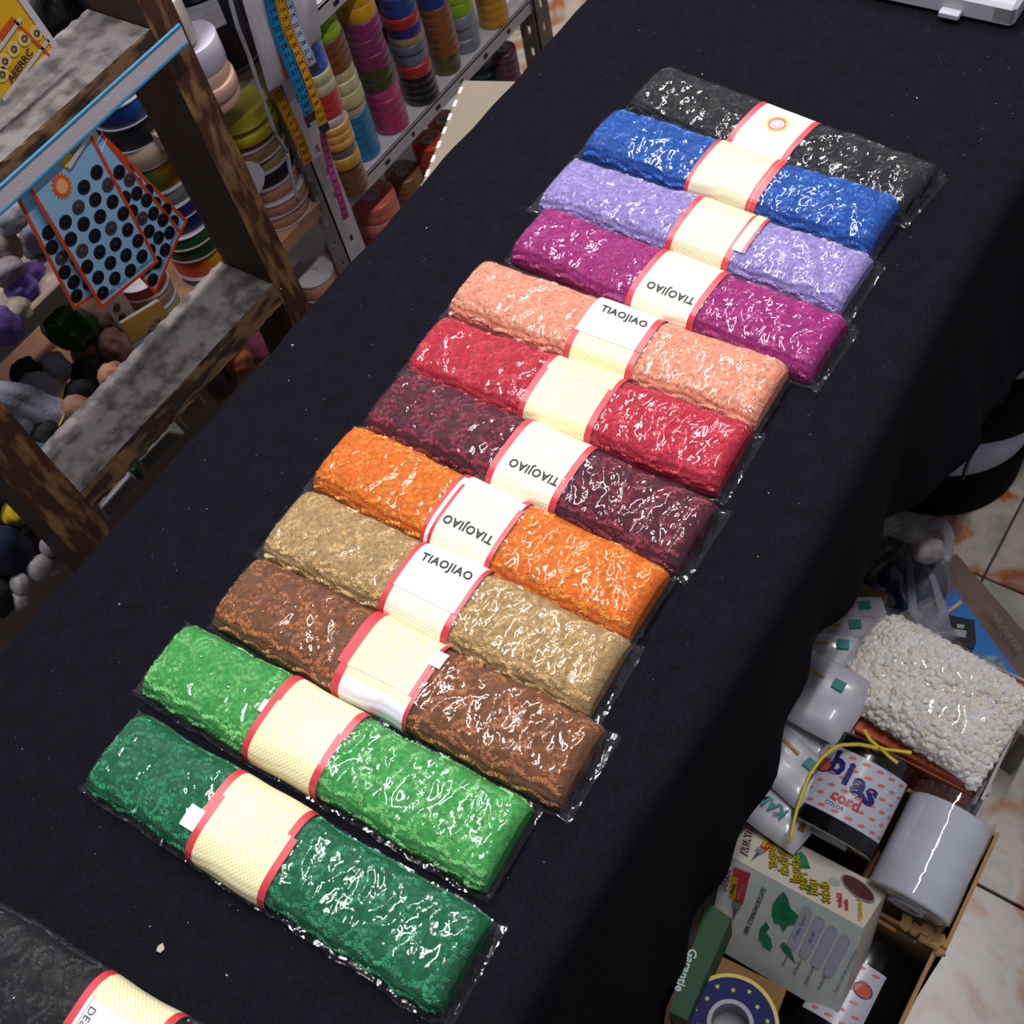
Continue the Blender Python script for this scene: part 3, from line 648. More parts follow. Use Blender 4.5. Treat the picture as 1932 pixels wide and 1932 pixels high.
# ---- ribbon rolls
def rollmat(c, kind='satin'):
    key = 'ribbon_%d_%d_%d_%s' % (*c, kind)
    c2 = tuple(int(v * .72) for v in c)
    if kind == 'satin': return mat(key, c, .32, var=.55, vscale=8, col2=c2, stretch=(9, 9, .6), spec=.6, sheen=.2, bump=.12, bscale=60)
    if kind == 'lace': return mat(key, c, .8, var=.6, vscale=420, col2=tuple(int(v * .72) for v in c), bump=.6, bscale=420, detail=1)
    return mat(key, c, .5)
GRAD = {}
def gradmat(c1, c2, c3):
    k = 'gradient_%s%s%s' % (c1, c2, c3)
    if k in MATS: return MATS[k]
    m = bpy.data.materials.new('gradient_ribbon'); m.use_nodes = True; N = m.node_tree.nodes; L = m.node_tree.links
    tc = N.new('ShaderNodeTexCoord'); sp = N.new('ShaderNodeSeparateXYZ'); L.new(tc.outputs['Object'], sp.inputs[0])
    mm = N.new('ShaderNodeMapRange'); mm.inputs['From Min'].default_value = -.035; mm.inputs['From Max'].default_value = .03; L.new(sp.outputs[0], mm.inputs[0])
    r = N.new('ShaderNodeValToRGB'); e = r.color_ramp.elements; e[0].position = .1; e[0].color = lin(c1); e[1].position = .9; e[1].color = lin(c3); q = e.new(.5); q.color = lin(c2)
    L.new(mm.outputs[0], r.inputs[0]); L.new(r.outputs[0], N['Principled BSDF'].inputs['Base Color']); N['Principled BSDF'].inputs['Roughness'].default_value = .35
    MATS[k] = m; return m
CORE = mat('roll_core_white', (196, 192, 198), .5); HOLE = mat('roll_hole', (40, 30, 28), .9); RIM = mat('roll_flange', (190, 184, 192), .4)
def roll(x, y, z, R, h, c, kind='satin', label='', cat='ribbon roll', group=None, flange=False, top=None, tilt=0, name='ribbon_roll', m=None):
    t = thing(name, label, cat, (x, y, z), rng.uniform(-.6, .6) if kind != 'grad' else 0, group)
    if tilt: t.rotation_euler[0] = tilt
    mm = m or rollmat(c, kind); b = MB(); r0 = .36 * R; nb = max(1, int(h / .011)) if kind == 'satin' else 1
    prof = [(r0, 0), (R * .985, 0), (R, .0008)]
    for k in range(1, nb): prof += [(R, h * k / nb - .0006), (R * .985, h * k / nb), (R, h * k / nb + .0006)]
    prof += [(R, h - .0008), (R * .985, h), (r0, h)]
    b.lathe(prof, 40); b.build('ribbon', mm, t, True)
    b = MB(); b.lathe([(r0, 0), (r0 * 1.02, h + .0006), (r0 * .8, h + .0006), (r0 * .8, h - .004), (0.0005, h - .004)], 24); b.build('core', CORE, t)
    if flange or top:
        b = MB(); zz = h
        b.lathe([(r0, zz), (R * 1.03, zz), (R * 1.03, zz + .0014), (r0, zz + .0014), (r0, zz)], 40); b.lathe([(r0, 0), (R * 1.03, 0), (R * 1.03, .0012), (r0, .0012)], 40)
        b.build('flange', top or RIM, t)
    return t
AW = np.array([.668, .744, 0])
def stack(base, z, R, items, where, sc=1180, group=None, kind='satin'):
    """items bottom to top: (colour, name, px height, kind)"""
    p = at(*base, z) + R * AW; n = len(items); zz = z + .0005
    names = ['lowest'] + ['second from bottom', 'third from bottom', 'fourth from bottom', 'fifth from bottom', 'sixth from bottom', 'seventh from bottom', 'eighth from bottom', 'ninth from bottom', 'tenth from bottom', 'eleventh from bottom', 'twelfth from bottom', 'thirteenth from bottom']
    for i, it in enumerate(items):
        c, nm, hp = it[:3]; kd = it[3] if len(it) > 3 else kind; h = hp / sc
        jx, jy = rng.normal(0, R * .03, 2); rr = R * rng.uniform(.96, 1.03) * (it[4] if len(it) > 4 else 1); m = None
        if kd == 'grad': m = gradmat(*c); c = c[0]
        roll(p[0] + jx, p[1] + jy, zz, rr, h, c, kd, '%s roll, %s in %s' % (nm, names[i] if i < n - 1 or n == 1 else 'topmost', where), group=group, flange=kd in ('lace', 'flange', 'grad'), m=m)
        zz += h + (.002 if kd in ('lace', 'flange', 'grad') else .0004)
    return p
G1 = 'satin ribbon rolls on the middle steel shelf'
CY, LI, BR, OR_, YE = (12, 122, 178), (150, 190, 8), (126, 74, 28), (214, 140, 20), (226, 166, 8)
stack((672, 372), .481, .023, [((118, 66, 26), 'brown satin ribbon', 52), ((208, 148, 42), 'golden ribbon', 20), ((110, 104, 100), 'grey ribbon', 16), ((222, 160, 70), 'apricot gold ribbon', 40), ((196, 180, 190), 'white ribbon', 14), ((196, 40, 38), 'red ribbon', 40), ((196, 186, 142), 'cream ribbon', 34), ((24, 84, 186), 'blue satin ribbon', 52)], 'the stack behind the slotted post', group=G1)
stack((692, 306), .481, .0245, [(CY, 'turquoise ribbon', 84), ((206, 184, 150), 'beige ribbon', 16), ((212, 202, 148), 'cream ribbon', 24), ((210, 200, 150), 'pale cream ribbon', 20), ((206, 198, 140), 'light cream ribbon', 18), (BR, 'copper brown ribbon', 52), (LI, 'lime green ribbon', 42)], 'the lime topped stack', group=G1)
stack((746, 254), .481, .0245, [((186, 46, 106), 'deep pink ribbon', 62), ((206, 62, 128), 'pink ribbon', 20), ((62, 66, 16), 'olive green ribbon', 36), ((128, 34, 88), 'plum ribbon', 26), ((136, 38, 102), 'purple ribbon', 26), ((142, 40, 108), 'bright purple ribbon', 28), (YE, 'golden yellow ribbon', 24), (YE, 'bright yellow ribbon', 24)], 'the yellow topped stack', group=G1)
stack((804, 200), .481, .0245, [((9, 8, 12), 'black ribbon', 52), ((184, 34, 36), 'red ribbon', 20), ((112, 116, 138), 'silver grey ribbon', 22), ((104, 108, 132), 'grey ribbon', 14), ((166, 142, 92), 'tan ribbon', 14), ((24, 40, 132), 'dark blue ribbon', 16), ((178, 34, 34), 'scarlet ribbon', 18), ((14, 64, 142), 'royal blue ribbon', 32), ((206, 176, 156), 'pale peach ribbon', 26)], 'the stack with a black bottom roll', group=G1)
stack((852, 142), .481, .021, [((82, 86, 22), 'moss green ribbon', 32), ((142, 78, 28), 'chestnut ribbon', 44), ((148, 82, 32), 'copper ribbon', 44), ((14, 56, 140), 'blue ribbon', 60)], 'the chestnut stack', group=G1)
stack((886, 100), .481, .0235, [((130, 136, 150), 'silver ribbon', 22), ((136, 142, 156), 'silver ribbon', 20), ((140, 146, 160), 'silver ribbon', 22), (LI, 'lime ribbon', 22), (LI, 'lime green ribbon', 60)], 'the silver and lime stack', group=G1)
stack((938, 56), .481, .0235, [((206, 144, 10), 'amber yellow ribbon', 60), ((210, 150, 14), 'amber ribbon', 80)], 'the last amber stack on the middle shelf', group=G1)
cols = [((120, 30, 30), 'dark red'), ((20, 90, 90), 'teal'), ((160, 110, 30), 'ochre'), ((90, 40, 110), 'violet'), ((150, 150, 140), 'ash grey')]
for i in range(5):
    zz = .4815
    for k in range(3):
        c, n_ = cols[(i + k * 2) % 5]; roll(.845 + i * .078, 1.145, zz, .024, .06, c, 'satin', '%s ribbon roll in the shaded back row, %s level' % (n_, ['bottom', 'middle', 'top'][k]), group='ribbon rolls in the back row'); zz += .0605
# lower steel shelf
G2 = 'ribbon rolls on the lower steel shelf'
def low(px, py, y, R, items, where, z=.2455):
    p = aty(px, py, y); tot = p[2] - z; hs = sum(i[2] for i in items); zz = z + .0004; n = len(items)
    for i, it in enumerate(items):
        h = tot * it[2] / hs - .0022; kd = it[3] if len(it) > 3 else 'satin'
        roll(p[0], p[1], zz, R, h, it[0], kd, '%s roll, %s, %s' % (it[1], ['at the bottom', 'in the middle', 'on top'][i if n == 3 else (2 if i == n - 1 else i)] if n > 1 else 'alone', where), group=G2, flange=(kd == 'flange')); zz += h + .0022
low(700, 366, 1.045, .034, [((186, 70, 40), 'rust ribbon', 3), ((226, 140, 120), 'pink lace', 1, 'lace'), ((214, 104, 82), 'salmon ribbon', 1)], 'below the middle shelf edge beside the slotted post')
low(588, 512, 1.045, .030, [((170, 90, 70), 'dusty rose ribbon', 3), ((206, 150, 130), 'pale pink ribbon', 1, 'flange')], 'above the table edge left of the post')
low(645, 455, 1.10, .028, [((170, 84, 26), 'burnt orange ribbon', 2), ((158, 76, 26), 'dark orange ribbon', 2)], 'behind the slotted post')
low(758, 322, 1.05, .027, [((214, 130, 10), 'orange yellow ribbon', 2), ((206, 120, 14), 'amber orange ribbon', 1), ((138, 92, 48), 'metallic brown ribbon', 2)], 'in the shade under the middle shelf')
low(806, 262, 1.03, .025, [((158, 170, 20), 'yellow green ribbon', 1), ((142, 122, 100), 'silver brown mesh', 2, 'lace'), ((196, 52, 20), 'vermilion ribbon', 2)], 'beside the beige slotted panel')
low(905, 112, 1.06, .030, [((90, 30, 60), 'wine ribbon', 3), ((210, 90, 20), 'orange ribbon', 1), ((10, 86, 112), 'teal ribbon', 2)], 'behind the beige slotted panel')
low(948, 90, 1.02, .020, [((96, 160, 20), 'leaf green ribbon', 1), ((86, 36, 62), 'maroon ribbon', 2)], 'near the far steel post')
low(835, 225, 1.10, .026, [((150, 60, 30), 'brick ribbon', 2), ((176, 66, 26), 'rust orange ribbon', 1)], 'in the dark gap behind the beige panel')

# beige slotted metal panel: top of a cabinet standing between table and rack
pc = at(868, 152, .62); pd = at(955, 155, .62); pe_ = at(775, 385, .62)
BEI = mat('beige_enamel', (136, 124, 108), .45, var=.15, vscale=8)
ex = (pe_ - pc)[:2]; ex3 = np.array([ex[0], ex[1], 0]); Lx = np.linalg.norm(ex3); ex3 /= Lx; wy = np.array([ex3[1], -ex3[0], 0]); wy = wy if wy @ (pd - pc) > 0 else -wy
cb = thing('slotted_cabinet', 'beige metal cabinet with a slotted top edge beside the table', 'cabinet', (pc[0], pc[1], 0))
b = MB(); q0 = np.array([0, 0, 0.]); Wc = .085
def cbp(u, v, z): return q0 + ex3 * u + wy * v + np.array([0, 0, z])
b.hexa([cbp(0, .004, 0), cbp(Lx * 1.3, .004, 0), cbp(Lx * 1.3, Wc, 0), cbp(0, Wc, 0), cbp(0, .004, .62), cbp(Lx * 1.3, .004, .62), cbp(Lx * 1.3, Wc, .62), cbp(0, Wc, .62)]); b.build('body', BEI, cb)
b = MB()
for k in range(9):
    u = .012 + k * .024; b.hexa([cbp(u, .0035, .600), cbp(u + .012, .0035, .600), cbp(u + .012, .0075, .600), cbp(u, .0075, .600), cbp(u, .0035, .6206), cbp(u + .012, .0035, .6206), cbp(u + .012, .0075, .6206), cbp(u, .0075, .6206)])
b.build('slot_tab', mat('slot_light', (214, 206, 200), .5), cb)

# ---- rolls in the old rack behind the ladder
LC = 'rolls of lace and webbing behind the ladder'
PEACH = (206, 166, 146)
stack((398, 540), .5005, .037, [((110, 86, 60), 'brown webbing', 18, 'flange'), (((210, 60, 20), (214, 160, 10), (20, 110, 30)), 'rainbow ribbon', 40, 'grad'), ((14, 66, 26), 'dark green ribbon', 26, 'flange'), ((18, 84, 36), 'green ribbon', 24, 'flange'), ((24, 28, 88), 'navy ribbon', 30, 'flange'), ((30, 32, 100), 'deep blue ribbon', 26, 'flange'), ((116, 118, 116), 'grey ribbon', 30, 'flange'), (((20, 90, 20), (150, 90, 10), (120, 60, 10)), 'green orange ribbon', 50, 'grad'), ((196, 168, 144), 'beige webbing', 36, 'flat'), ((24, 24, 34), 'black ribbon', 42, 'flange'), (((20, 30, 100), (20, 80, 140), (20, 110, 60)), 'blue green ribbon', 36, 'grad'), (PEACH, 'skin webbing', 40, 'flat'), (PEACH, 'light skin webbing', 44, 'flat')], 'the tall stack behind the snap cards', sc=1420, group=LC)
stack((534, 432), .5005, .043, [((206, 150, 124), 'peach lace', 24, 'lace'), ((202, 142, 122), 'salmon lace', 24, 'lace'), ((200, 136, 120), 'coral lace', 26, 'lace'), ((22, 24, 38), 'black ribbon', 28, 'flange'), ((160, 132, 92), 'tan webbing', 22, 'flange'), ((156, 126, 84), 'khaki webbing', 22, 'flange'), ((150, 40, 60), 'crimson and violet trim', 10, 'flat'), ((190, 176, 30), 'flat yellow disc', 16, 'flat', 1.06)], 'the stack below the yellow disc', sc=1300, group=LC)
YD = mat('yellow_disc_top', (186, 174, 34), .5, var=.4, vscale=14, col2=(150, 140, 24))
p = at(534, 432, .5005) + .043 * AW; 
b = MB(); b.lathe([(.0005, 0), (.0445, 0), (.0455, .0015), (.0445, .003), (.0005, .003)], 48); o = b.build('yellow_disc', YD, smooth=False); o.location = (p[0], p[1], .5005 + 172 / 1300 + .020); tag(o, 'flat yellow card disc lying on the stack of lace rolls', 'disc')
stack((325, 648), .5005, .029, [((186, 178, 120), 'cream and yellow rope', 22, 'lace'), ((206, 200, 170), 'white fluffy trim', 24, 'lace'), ((200, 196, 130), 'pale yellow trim', 22, 'lace'), ((180, 140, 120), 'skin coloured tape', 26, 'flange'), ((206, 70, 40), 'orange red tape', 22, 'flange')], 'the short stack below the snap cards', sc=1400, group=LC)
stack((408, 222), .7265, .034, [(PEACH, 'skin coloured tape', 20, 'flat'), ((200, 160, 140), 'beige tape', 22, 'flat'), ((206, 170, 150), 'light peach tape', 22, 'flat'), ((196, 190, 206), 'film wrapped white tape', 44, 'flat')], 'the peach stack on the upper board', sc=1420, group=LC)
# small lace roll seen edge-on left of the yellow disc
p = aty(440, 300, 1.0); t = thing('lace_roll', 'small roll of purple and orange checked lace leaning by the yellow disc', 'ribbon roll', (p[0] - .0, p[1], p[2] - .03), .3)
b = MB(); b.lathe([(.008, -.008), (.022, -.008), (.022, .008), (.008, .008)], 28, R=frame((0, 0, 1), (-.5, -.85, .2)) ); b.build('lace', rollmat((150, 70, 90), 'lace'), t, True)
b = MB(); b.lathe([(.002, .0085), (.025, .0085), (.025, .0095), (.002, .0095)], 32, R=frame((0, 0, 1), (-.5, -.85, .2))); b.build('flange', RIM, t)
# black wrapped cone with a paper label
p = at(430, 145, .7265) + .045 * AW; t = thing('black_thread_cone', 'large black film wrapped thread cone with a white paper label', 'thread cone', (p[0], p[1], .7265))
BLKF = mat('black_wrapped', (20, 20, 26), .25, bump=.5, bscale=30); b = MB(); b.lathe([(.0005, 0), (.050, 0), (.052, .01), (.048, .12), (.046, .15), (.0005, .152)], 40); b.build('cone', BLKF, t, True)
an = np.linspace(-2.55, -1.85, 8); P = np.array([[(.0515 * math.cos(a), .0515 * math.sin(a), z) for a in an] for z in (.062, .094)]); b = MB(); b.grid(P[:, ::1]); b.build('paper_label', mat('old_label', (168, 166, 172), .7, var=.5, vscale=160, col2=(120, 118, 126), stretch=(1, 1, 4)), t)
p = aty(360, 4, 1.02); roll(p[0], p[1], .885, .05, .035, (120, 110, 160), 'flange', 'violet and white ribbon roll on top of the black cone', group=LC, m=gradmat((60, 40, 110), (150, 160, 190), (190, 186, 200)))
p = aty(312, 30, .99); roll(p[0], p[1], p[2] - .03, .022, .05, (198, 186, 180), 'flat', 'pale skin coloured roll at the top of the right ladder stile', group=LC)
# paper with an orange flame print around the peach stack
p0 = np.array([aty(338, 120, .985), aty(372, 110, .985), aty(412, 175, .985), aty(388, 180, .985)])
t = thing('printed_wrapper', 'crumpled white wrapper with an orange flame print on the peach stack', 'wrapper', p0.mean(0))
b = MB(); q = p0 - p0.mean(0); b.hexa([*(q + [0, .002, 0]), *q]); b.build('paper', mat('wrapper_paper', (190, 186, 200), .5, bump=.6, bscale=60), t)
b = MB(); fl = [(-.010, -.012), (-.002, -.014), (.006, -.006), (.007, .004), (.002, .014), (-.002, .004), (-.007, -.002)]; b.prism(fl, 0, .0006, R=frame((1, 0, 0), (0, -1, 0)), c=(0.004, -.0015, 0)); b.build('flame_print', mat('flame_orange', (220, 110, 40), .5, var=.9, vscale=50, col2=(230, 170, 20)), t)

# ---- hanging measuring tapes, cord and bags, all from hooks above the frame
def hang(name, label, pts, y, w, c, tip=None, ticks=True, cat='measuring tape'):
    P = [aty(px, py, y) for px, py in pts]; k = len(P); q = np.linspace(0, k - 1, 26); P = np.array(P); P = np.stack([np.interp(q, np.arange(k), P[:, i]) for i in range(3)], 1)
    P[:, 1] += .003 * np.sin(np.linspace(0, 5, 26)); t = thing(name, label, cat, P[0]); P = P - P[0]; sd = np.array([.96, -.28, 0])
    b = MB(); b.strip(P, w, sd, .0008); b.build('tape', mat(name + str(c), c, .5), t)
    if ticks:
        b = MB(); L_ = np.concatenate([[0], np.cumsum(np.linalg.norm(np.diff(P, axis=0), axis=1))]); tot = L_[-1]; n = np.cross(sd, [0, 0, 1.]); n /= np.linalg.norm(n); n = n if n[1] < 0 else -n
        k = 0
        for d in np.arange(.004, tot - .002, .0035):
            c0 = np.array([np.interp(d, L_, P[:, i]) for i in range(3)]) + n * .0009
            for s_ in (-1, 1): b.box(c0 + sd * s_ * w * .40, (w * .18, .0003, .0005), R=frame(sd, (0, 0, 1)))
            if k % 3 == 1: put_text(b, str(9 + k), w * .55, c0, sd, (0, 0, 1), lift=.0002, bold=.0001)
            k += 1
        b.build('scale_print', INK, t)
    if tip is not None:
        e = P[-1]; d = P[-1] - P[-2]; d /= np.linalg.norm(d); b = MB(); b.box(e, (w * 1.08, .0022, .012), ch=.0005, R=frame(sd, -d)); b.build('metal_tip', mat('tip_metal', tip, .45, .5), t)
    return t
hang('measuring_tape', 'blue measuring tape hanging in front of the slotted post', [(505, -30), (522, 40), (552, 130), (582, 220)], .930, .0150, (8, 122, 176), (74, 62, 66))
hang('measuring_tape', 'orange yellow measuring tape hanging beside the blue one', [(522, -30), (545, 50), (575, 140), (608, 240)], .926, .0125, (216, 152, 8), (44, 38, 42))
hang('measuring_tape', 'pale blue white measuring tape hanging behind the others', [(532, -30), (552, 20), (568, 75), (588, 128)], .934, .0125, (168, 180, 206), (54, 48, 50))
hang('measuring_tape', 'ochre yellow measuring tape hanging lowest, left of the slotted post', [(505, 120), (532, 185), (556, 245), (578, 306)], .955, .0135, (190, 130, 8))
hang('measuring_tape', 'pink measuring tape hanging down the slotted post', [(608, 248), (620, 290), (630, 340), (650, 412)], .962, .0090, (178, 66, 124))
t = thing('cord', 'thin grey cord hanging left of the measuring tapes', 'cord', (0, 0, 0))
P = np.array([aty(a, c, .945) for a, c in [(428, -25), (448, 50), (470, 105), (495, 185), (520, 255), (542, 288), (548, 325), (562, 378)]]); q = np.linspace(0, len(P) - 1, 50); P = np.stack([np.interp(q, np.arange(len(P)), P[:, i]) for i in range(3)], 1)
b = MB(); b.tube(P, .0032, 8, flat=.5); b.build('cord_strand', mat('grey_cord', (150, 146, 154), .7, var=.5, vscale=200, col2=(110, 106, 118)), t, True)
# hanging white plastic bags
BAGW = mat('white_poly', (176, 168, 178), .4, bump=.6, bscale=24, var=.3, vscale=9, col2=(150, 138, 150))
def sheet(name, label, quad, y, th, m, cat, parts=()):
    P = np.array([aty(a, c, y) for a, c in quad]); c0 = P.mean(0); t = thing(name, label, cat, c0); n = 12; G = np.zeros((n, n, 3)); G2 = np.zeros((n, n, 3))
    for i in range(n):
        for j in range(n):
            u, v = i / (n - 1), j / (n - 1); p = (1 - u) * (1 - v) * P[0] + u * (1 - v) * P[1] + u * v * P[2] + (1 - u) * v * P[3] - c0
            e = th * math.sin(PI * u) ** .5 * math.sin(PI * v) ** .4 * (1 + .6 * mn.noise(Vector((u * 3, v * 3, y * 9)))) + .0006
            G[i, j] = p - [0, e, 0]; G2[i, j] = p + [0, e, 0]
    b = MB(); b.grid(G); b.grid(G2[::-1]); b.build('bag', m, t, True); return t
sheet('plastic_bag', 'white plastic bag hanging behind the blue measuring tape', [(448, -30), (545, -30), (548, 150), (506, 172)], .945, .008, BAGW, 'bag')
sheet('plastic_bag', 'smaller white plastic bag hanging right of the measuring tapes', [(545, -30), (592, -30), (606, 68), (562, 108)], .950, .006, BAGW, 'bag')
sheet('red_strip', 'narrow red plastic strip hanging along the blue measuring tape', [(491, -20), (497, -20), (545, 148), (541, 152)], .936, .0008, mat('red_strip', (176, 60, 48), .4), 'strip')

# ---- snap button cards hanging from the upper tread
SKY = mat('snap_card_blue', (140, 188, 222), .35); ORG = mat('snap_card_border', (206, 68, 30), .35); SNAP = mat('snap_black', (30, 28, 34), .35, .2); SNAPG = mat('snap_grey', (92, 84, 92), .3, .5)
def snap_card(label, quad, y, n=None, full=True, z=0, bag=False):
    P = np.array([aty(a, c, y) for a, c in quad]); c0 = P[0].copy(); t = thing('snap_card', label, 'card', c0)
    ux = P[1] - P[0]; W_ = np.linalg.norm(ux); ux /= W_; uy = P[3] - P[0]; H_ = np.linalg.norm(uy); uy /= H_; nn = np.cross(uy, ux); nn /= np.linalg.norm(nn); nn = nn if nn[1] < 0 else -nn
    def q(u, v, k): return ux * u + uy * v + nn * k
    def quadbox(mb, u0, u1, v0, v1, k0, k1, mi=0): mb.hexa([q(u0, v1, k0), q(u1, v1, k0), q(u1, v0, k0), q(u0, v0, k0), q(u0, v1, k1), q(u1, v1, k1), q(u1, v0, k1), q(u0, v0, k1)], mi)
    b = MB(); quadbox(b, 0, W_, 0, H_, 0, .0007); b.build('card_sheet', SKY, t)
    b = MB(); e = .0032
    for (a0, a1, b0, b1) in ((0, e, 0, H_), (W_ - e, W_, 0, H_), (e, W_ - e, H_ - e, H_)): quadbox(b, a0, a1, b0, b1, .0001, .0012)
    b.build('card_border', ORG, t)
    R = frame(ux, nn); me = {}
    rows = 7; cols_ = 4; k = 0
    for r_ in range(rows):
        for c_ in range(cols_):
            u = W_ * (.14 + .235 * c_ + (.035 if r_ % 2 else -.015)); v = H_ * (.24 + .112 * r_ - .028 * (c_ % 2))
            if r_ == 0 and c_ < 2: continue
            if v > H_ * .93: continue
            g = (r_ * 5 + c_ * 3) % 7 < 2 and r_ < 4; key = g
            if key not in me:
                b = MB(); b.lathe([(.0066, 0), (.0066, .0006), (.0058, .0010), (.0024, .0009), (.0020, .0018), (.0002, .0019)], 20, R=R); o = b.build('snap_button', SNAPG if g else SNAP, t); me[key] = o.data
            else: o = bpy.data.objects.new('snap_button', me[key]); COL.objects.link(o); o.parent = t
            o.location = q(u, v, .0007)
    if full:
        b = MB(); a = np.linspace(0, 2 * PI, 33)[:-1]; rr = np.where(np.arange(32) % 2, .0125, .0098); b.prism([(x * .8, y_) for x, y_ in zip(rr * np.cos(a), rr * np.sin(a))], 0, .0004, R=R, c=q(W_ * .36, H_ * .15, .0008)); b.build('sun_emblem', mat('emblem_orange', (222, 96, 30), .5), t)
        b = MB(); b.prism([(x * .5, y_ * .62) for x, y_ in zip(rr * np.cos(a), rr * np.sin(a))], 0, .0004, R=R, c=q(W_ * .36, H_ * .15, .0013)); b.build('emblem_centre', mat('emblem_cream', (236, 176, 120), .5), t)
        b = MB(); put_text(b, 'ABC TRICI DE REFERENCE', .0052, q(W_ * .58, H_ * .945, .0012), ux, -uy, lift=.0002, space=1.05); b.build('lettering', mat('ink_blue', (60, 90, 140), .5), t)
    return t
snap_card('light blue snap button card hanging frontmost, with orange sun emblem', [(46, 345), (172, 254), (318, 497), (190, 582)], .8405)
snap_card('snap button card fanned to the right, directly behind the front card', [(145, 395), (200, 262), (346, 418), (292, 555)], .843, full=True)
snap_card('snap button card farthest right, only its corner showing', [(128, 378), (192, 250), (352, 386), (296, 530)], .8452, full=False)
snap_card('snap button card hanging lowest at the left behind the front card', [(28, 372), (150, 300), (262, 520), (138, 584)], .8475, full=False)
YC = mat('yellow_card', (226, 178, 12), .45, var=.2, vscale=20, col2=(206, 150, 8)); WC = mat('card_white', (206, 200, 206), .5); RC = mat('card_red', (206, 76, 30), .5)
def ycard(label, poly, y, extra=True):
    P = np.array([aty(a, c, y) for a, c in poly]); c0 = P.mean(0); t = thing('hook_card', label, 'card', c0); n = len(P); Q = P - c0
    b = MB(); v = np.vstack([Q, Q + [0, .001, 0]]); b.add(v, [tuple(range(n))[::-1], tuple(range(n, 2 * n))] + [(i, (i + 1) % n, n + (i + 1) % n, n + i) for i in range(n)]); b.build('card_sheet', YC, t)
    def ln(a, c, w, m, nm):
        A, B = aty(*a, y) - c0, aty(*c, y) - c0; b = MB(); b.strip(np.array([A, (A + B) / 2, B]) - [0, .001, 0], w, np.cross(B - A, (0, 1, 0)), .0006); b.build(nm, m, t)
    return t, c0, ln
t, c0, ln = ycard('yellow hook and eye card with white border standing on the upper tread', [(-60, 20), (15, -40), (103, 86), (0, 186), (-60, 240)], .882)
ln((-5, 95), (38, 35), .003, WC, 'white_line'); ln((5, 188), (90, 75), .003, WC, 'white_line'); ln((16, -36), (103, 88), .006, WC, 'white_line'); ln((-2, 70), (25, 35), .005, RC, 'red_line'); ln((25, 38), (92, 105), .0025, RC, 'red_line')
for (a, c) in ((45, 72), (25, 92), (8, 115), (3, 140), (68, 62)):
    p = aty(a, c, .8815) - c0; b = MB(); b.lathe([(.0002, 0), (.0062, 0), (.0062, .0006), (.0002, .0006)], 18, c=p, R=frame((1, 0, 0), (0, -1, 0))); b.build('round_print', mat('cream_print', (224, 200, 120), .5), t)
    b = MB(); b.lathe([(.0016, .0006), (.0028, .0006), (.0028, .0014), (.0016, .0014)], 14, c=p, R=frame((1, 0, 0), (0, -1, 0))); b.build('hook', SNAPG, t)
b = MB(); d_ = aty(48, 112, .881) - aty(30, 138, .881); put_text(b, 'AEERRC', .009, aty(38, 124, .8808) - c0, d_, np.cross((0, -1, 0), d_), lift=.0006, bold=.0002); b.build('lettering', INK, t)
t, c0, ln = ycard('yellow hook card with white edge poking out below the elastic tape', [(86, 282), (176, 190), (199, 207), (128, 320)], .8385)
ln((196, 206), (128, 316), .004, WC, 'white_line'); b = MB(); d_ = aty(165, 235, .84) - aty(152, 256, .84); put_text(b, 'AEERRC', .006, aty(146, 272, .8372) - c0, d_, np.cross((0, -1, 0), d_), lift=.0004); b.build('lettering', INK, t)

# tan card packet leaning on the lower tread
quad = [(228, 610), (300, 566), (336, 628), (262, 676)]
P = np.array([aty(a, c, .955) for a, c in quad]); c0 = P.mean(0); t = thing('button_packet', 'yellow and white card packet standing behind the lower tread', 'packet', c0); Q = P - c0
b = MB(); b.hexa([*(Q + [0, .004, 0]), *Q]); b.build('packet_card', mat('packet_white', (184, 180, 186), .6), t)
H2 = [Q[0], Q[1], Q[1] * .45 + Q[2] * .55, Q[0] * .45 + Q[3] * .55]; b = MB(); b.hexa([*(np.array(H2) + [0, .0005, 0]), *(np.array(H2) - [0, .0012, 0])]); b.build('yellow_print', mat('packet_yellow', (198, 150, 72), .6), t)
b = MB()
for k in range(5): b.box((H2[0] * .3 + H2[2] * .7) * .55 + np.array([.004 * k - .008, -.002, .003 * (k % 2)]), (.0042, .0008, .0032))
b.build('flower_print', mat('print_grey', (120, 116, 130), .6), t)
quad = [(196, 572), (232, 552), (262, 600), (226, 620)]; P = np.array([aty(a, c, .965) for a, c in quad]); c0 = P.mean(0); Q = P - c0; t = thing('button_card', 'small beige card with two brown buttons under the snap cards', 'card', c0)
b = MB(); b.hexa([*(Q + [0, .001, 0]), *Q]); b.build('card_sheet', mat('beige_card', (160, 140, 126), .7), t)
for a, c in ((220, 580), (230, 598)): b = MB(); b.lathe([(.0002, .001), (.0045, .001), (.0045, 0), (.0045, 0)], 16, c=aty(a, c, .9635) - c0, R=frame((1, 0, 0), (0, -1, 0))); b.build('button', mat('brown_button', (70, 34, 28), .4), t)

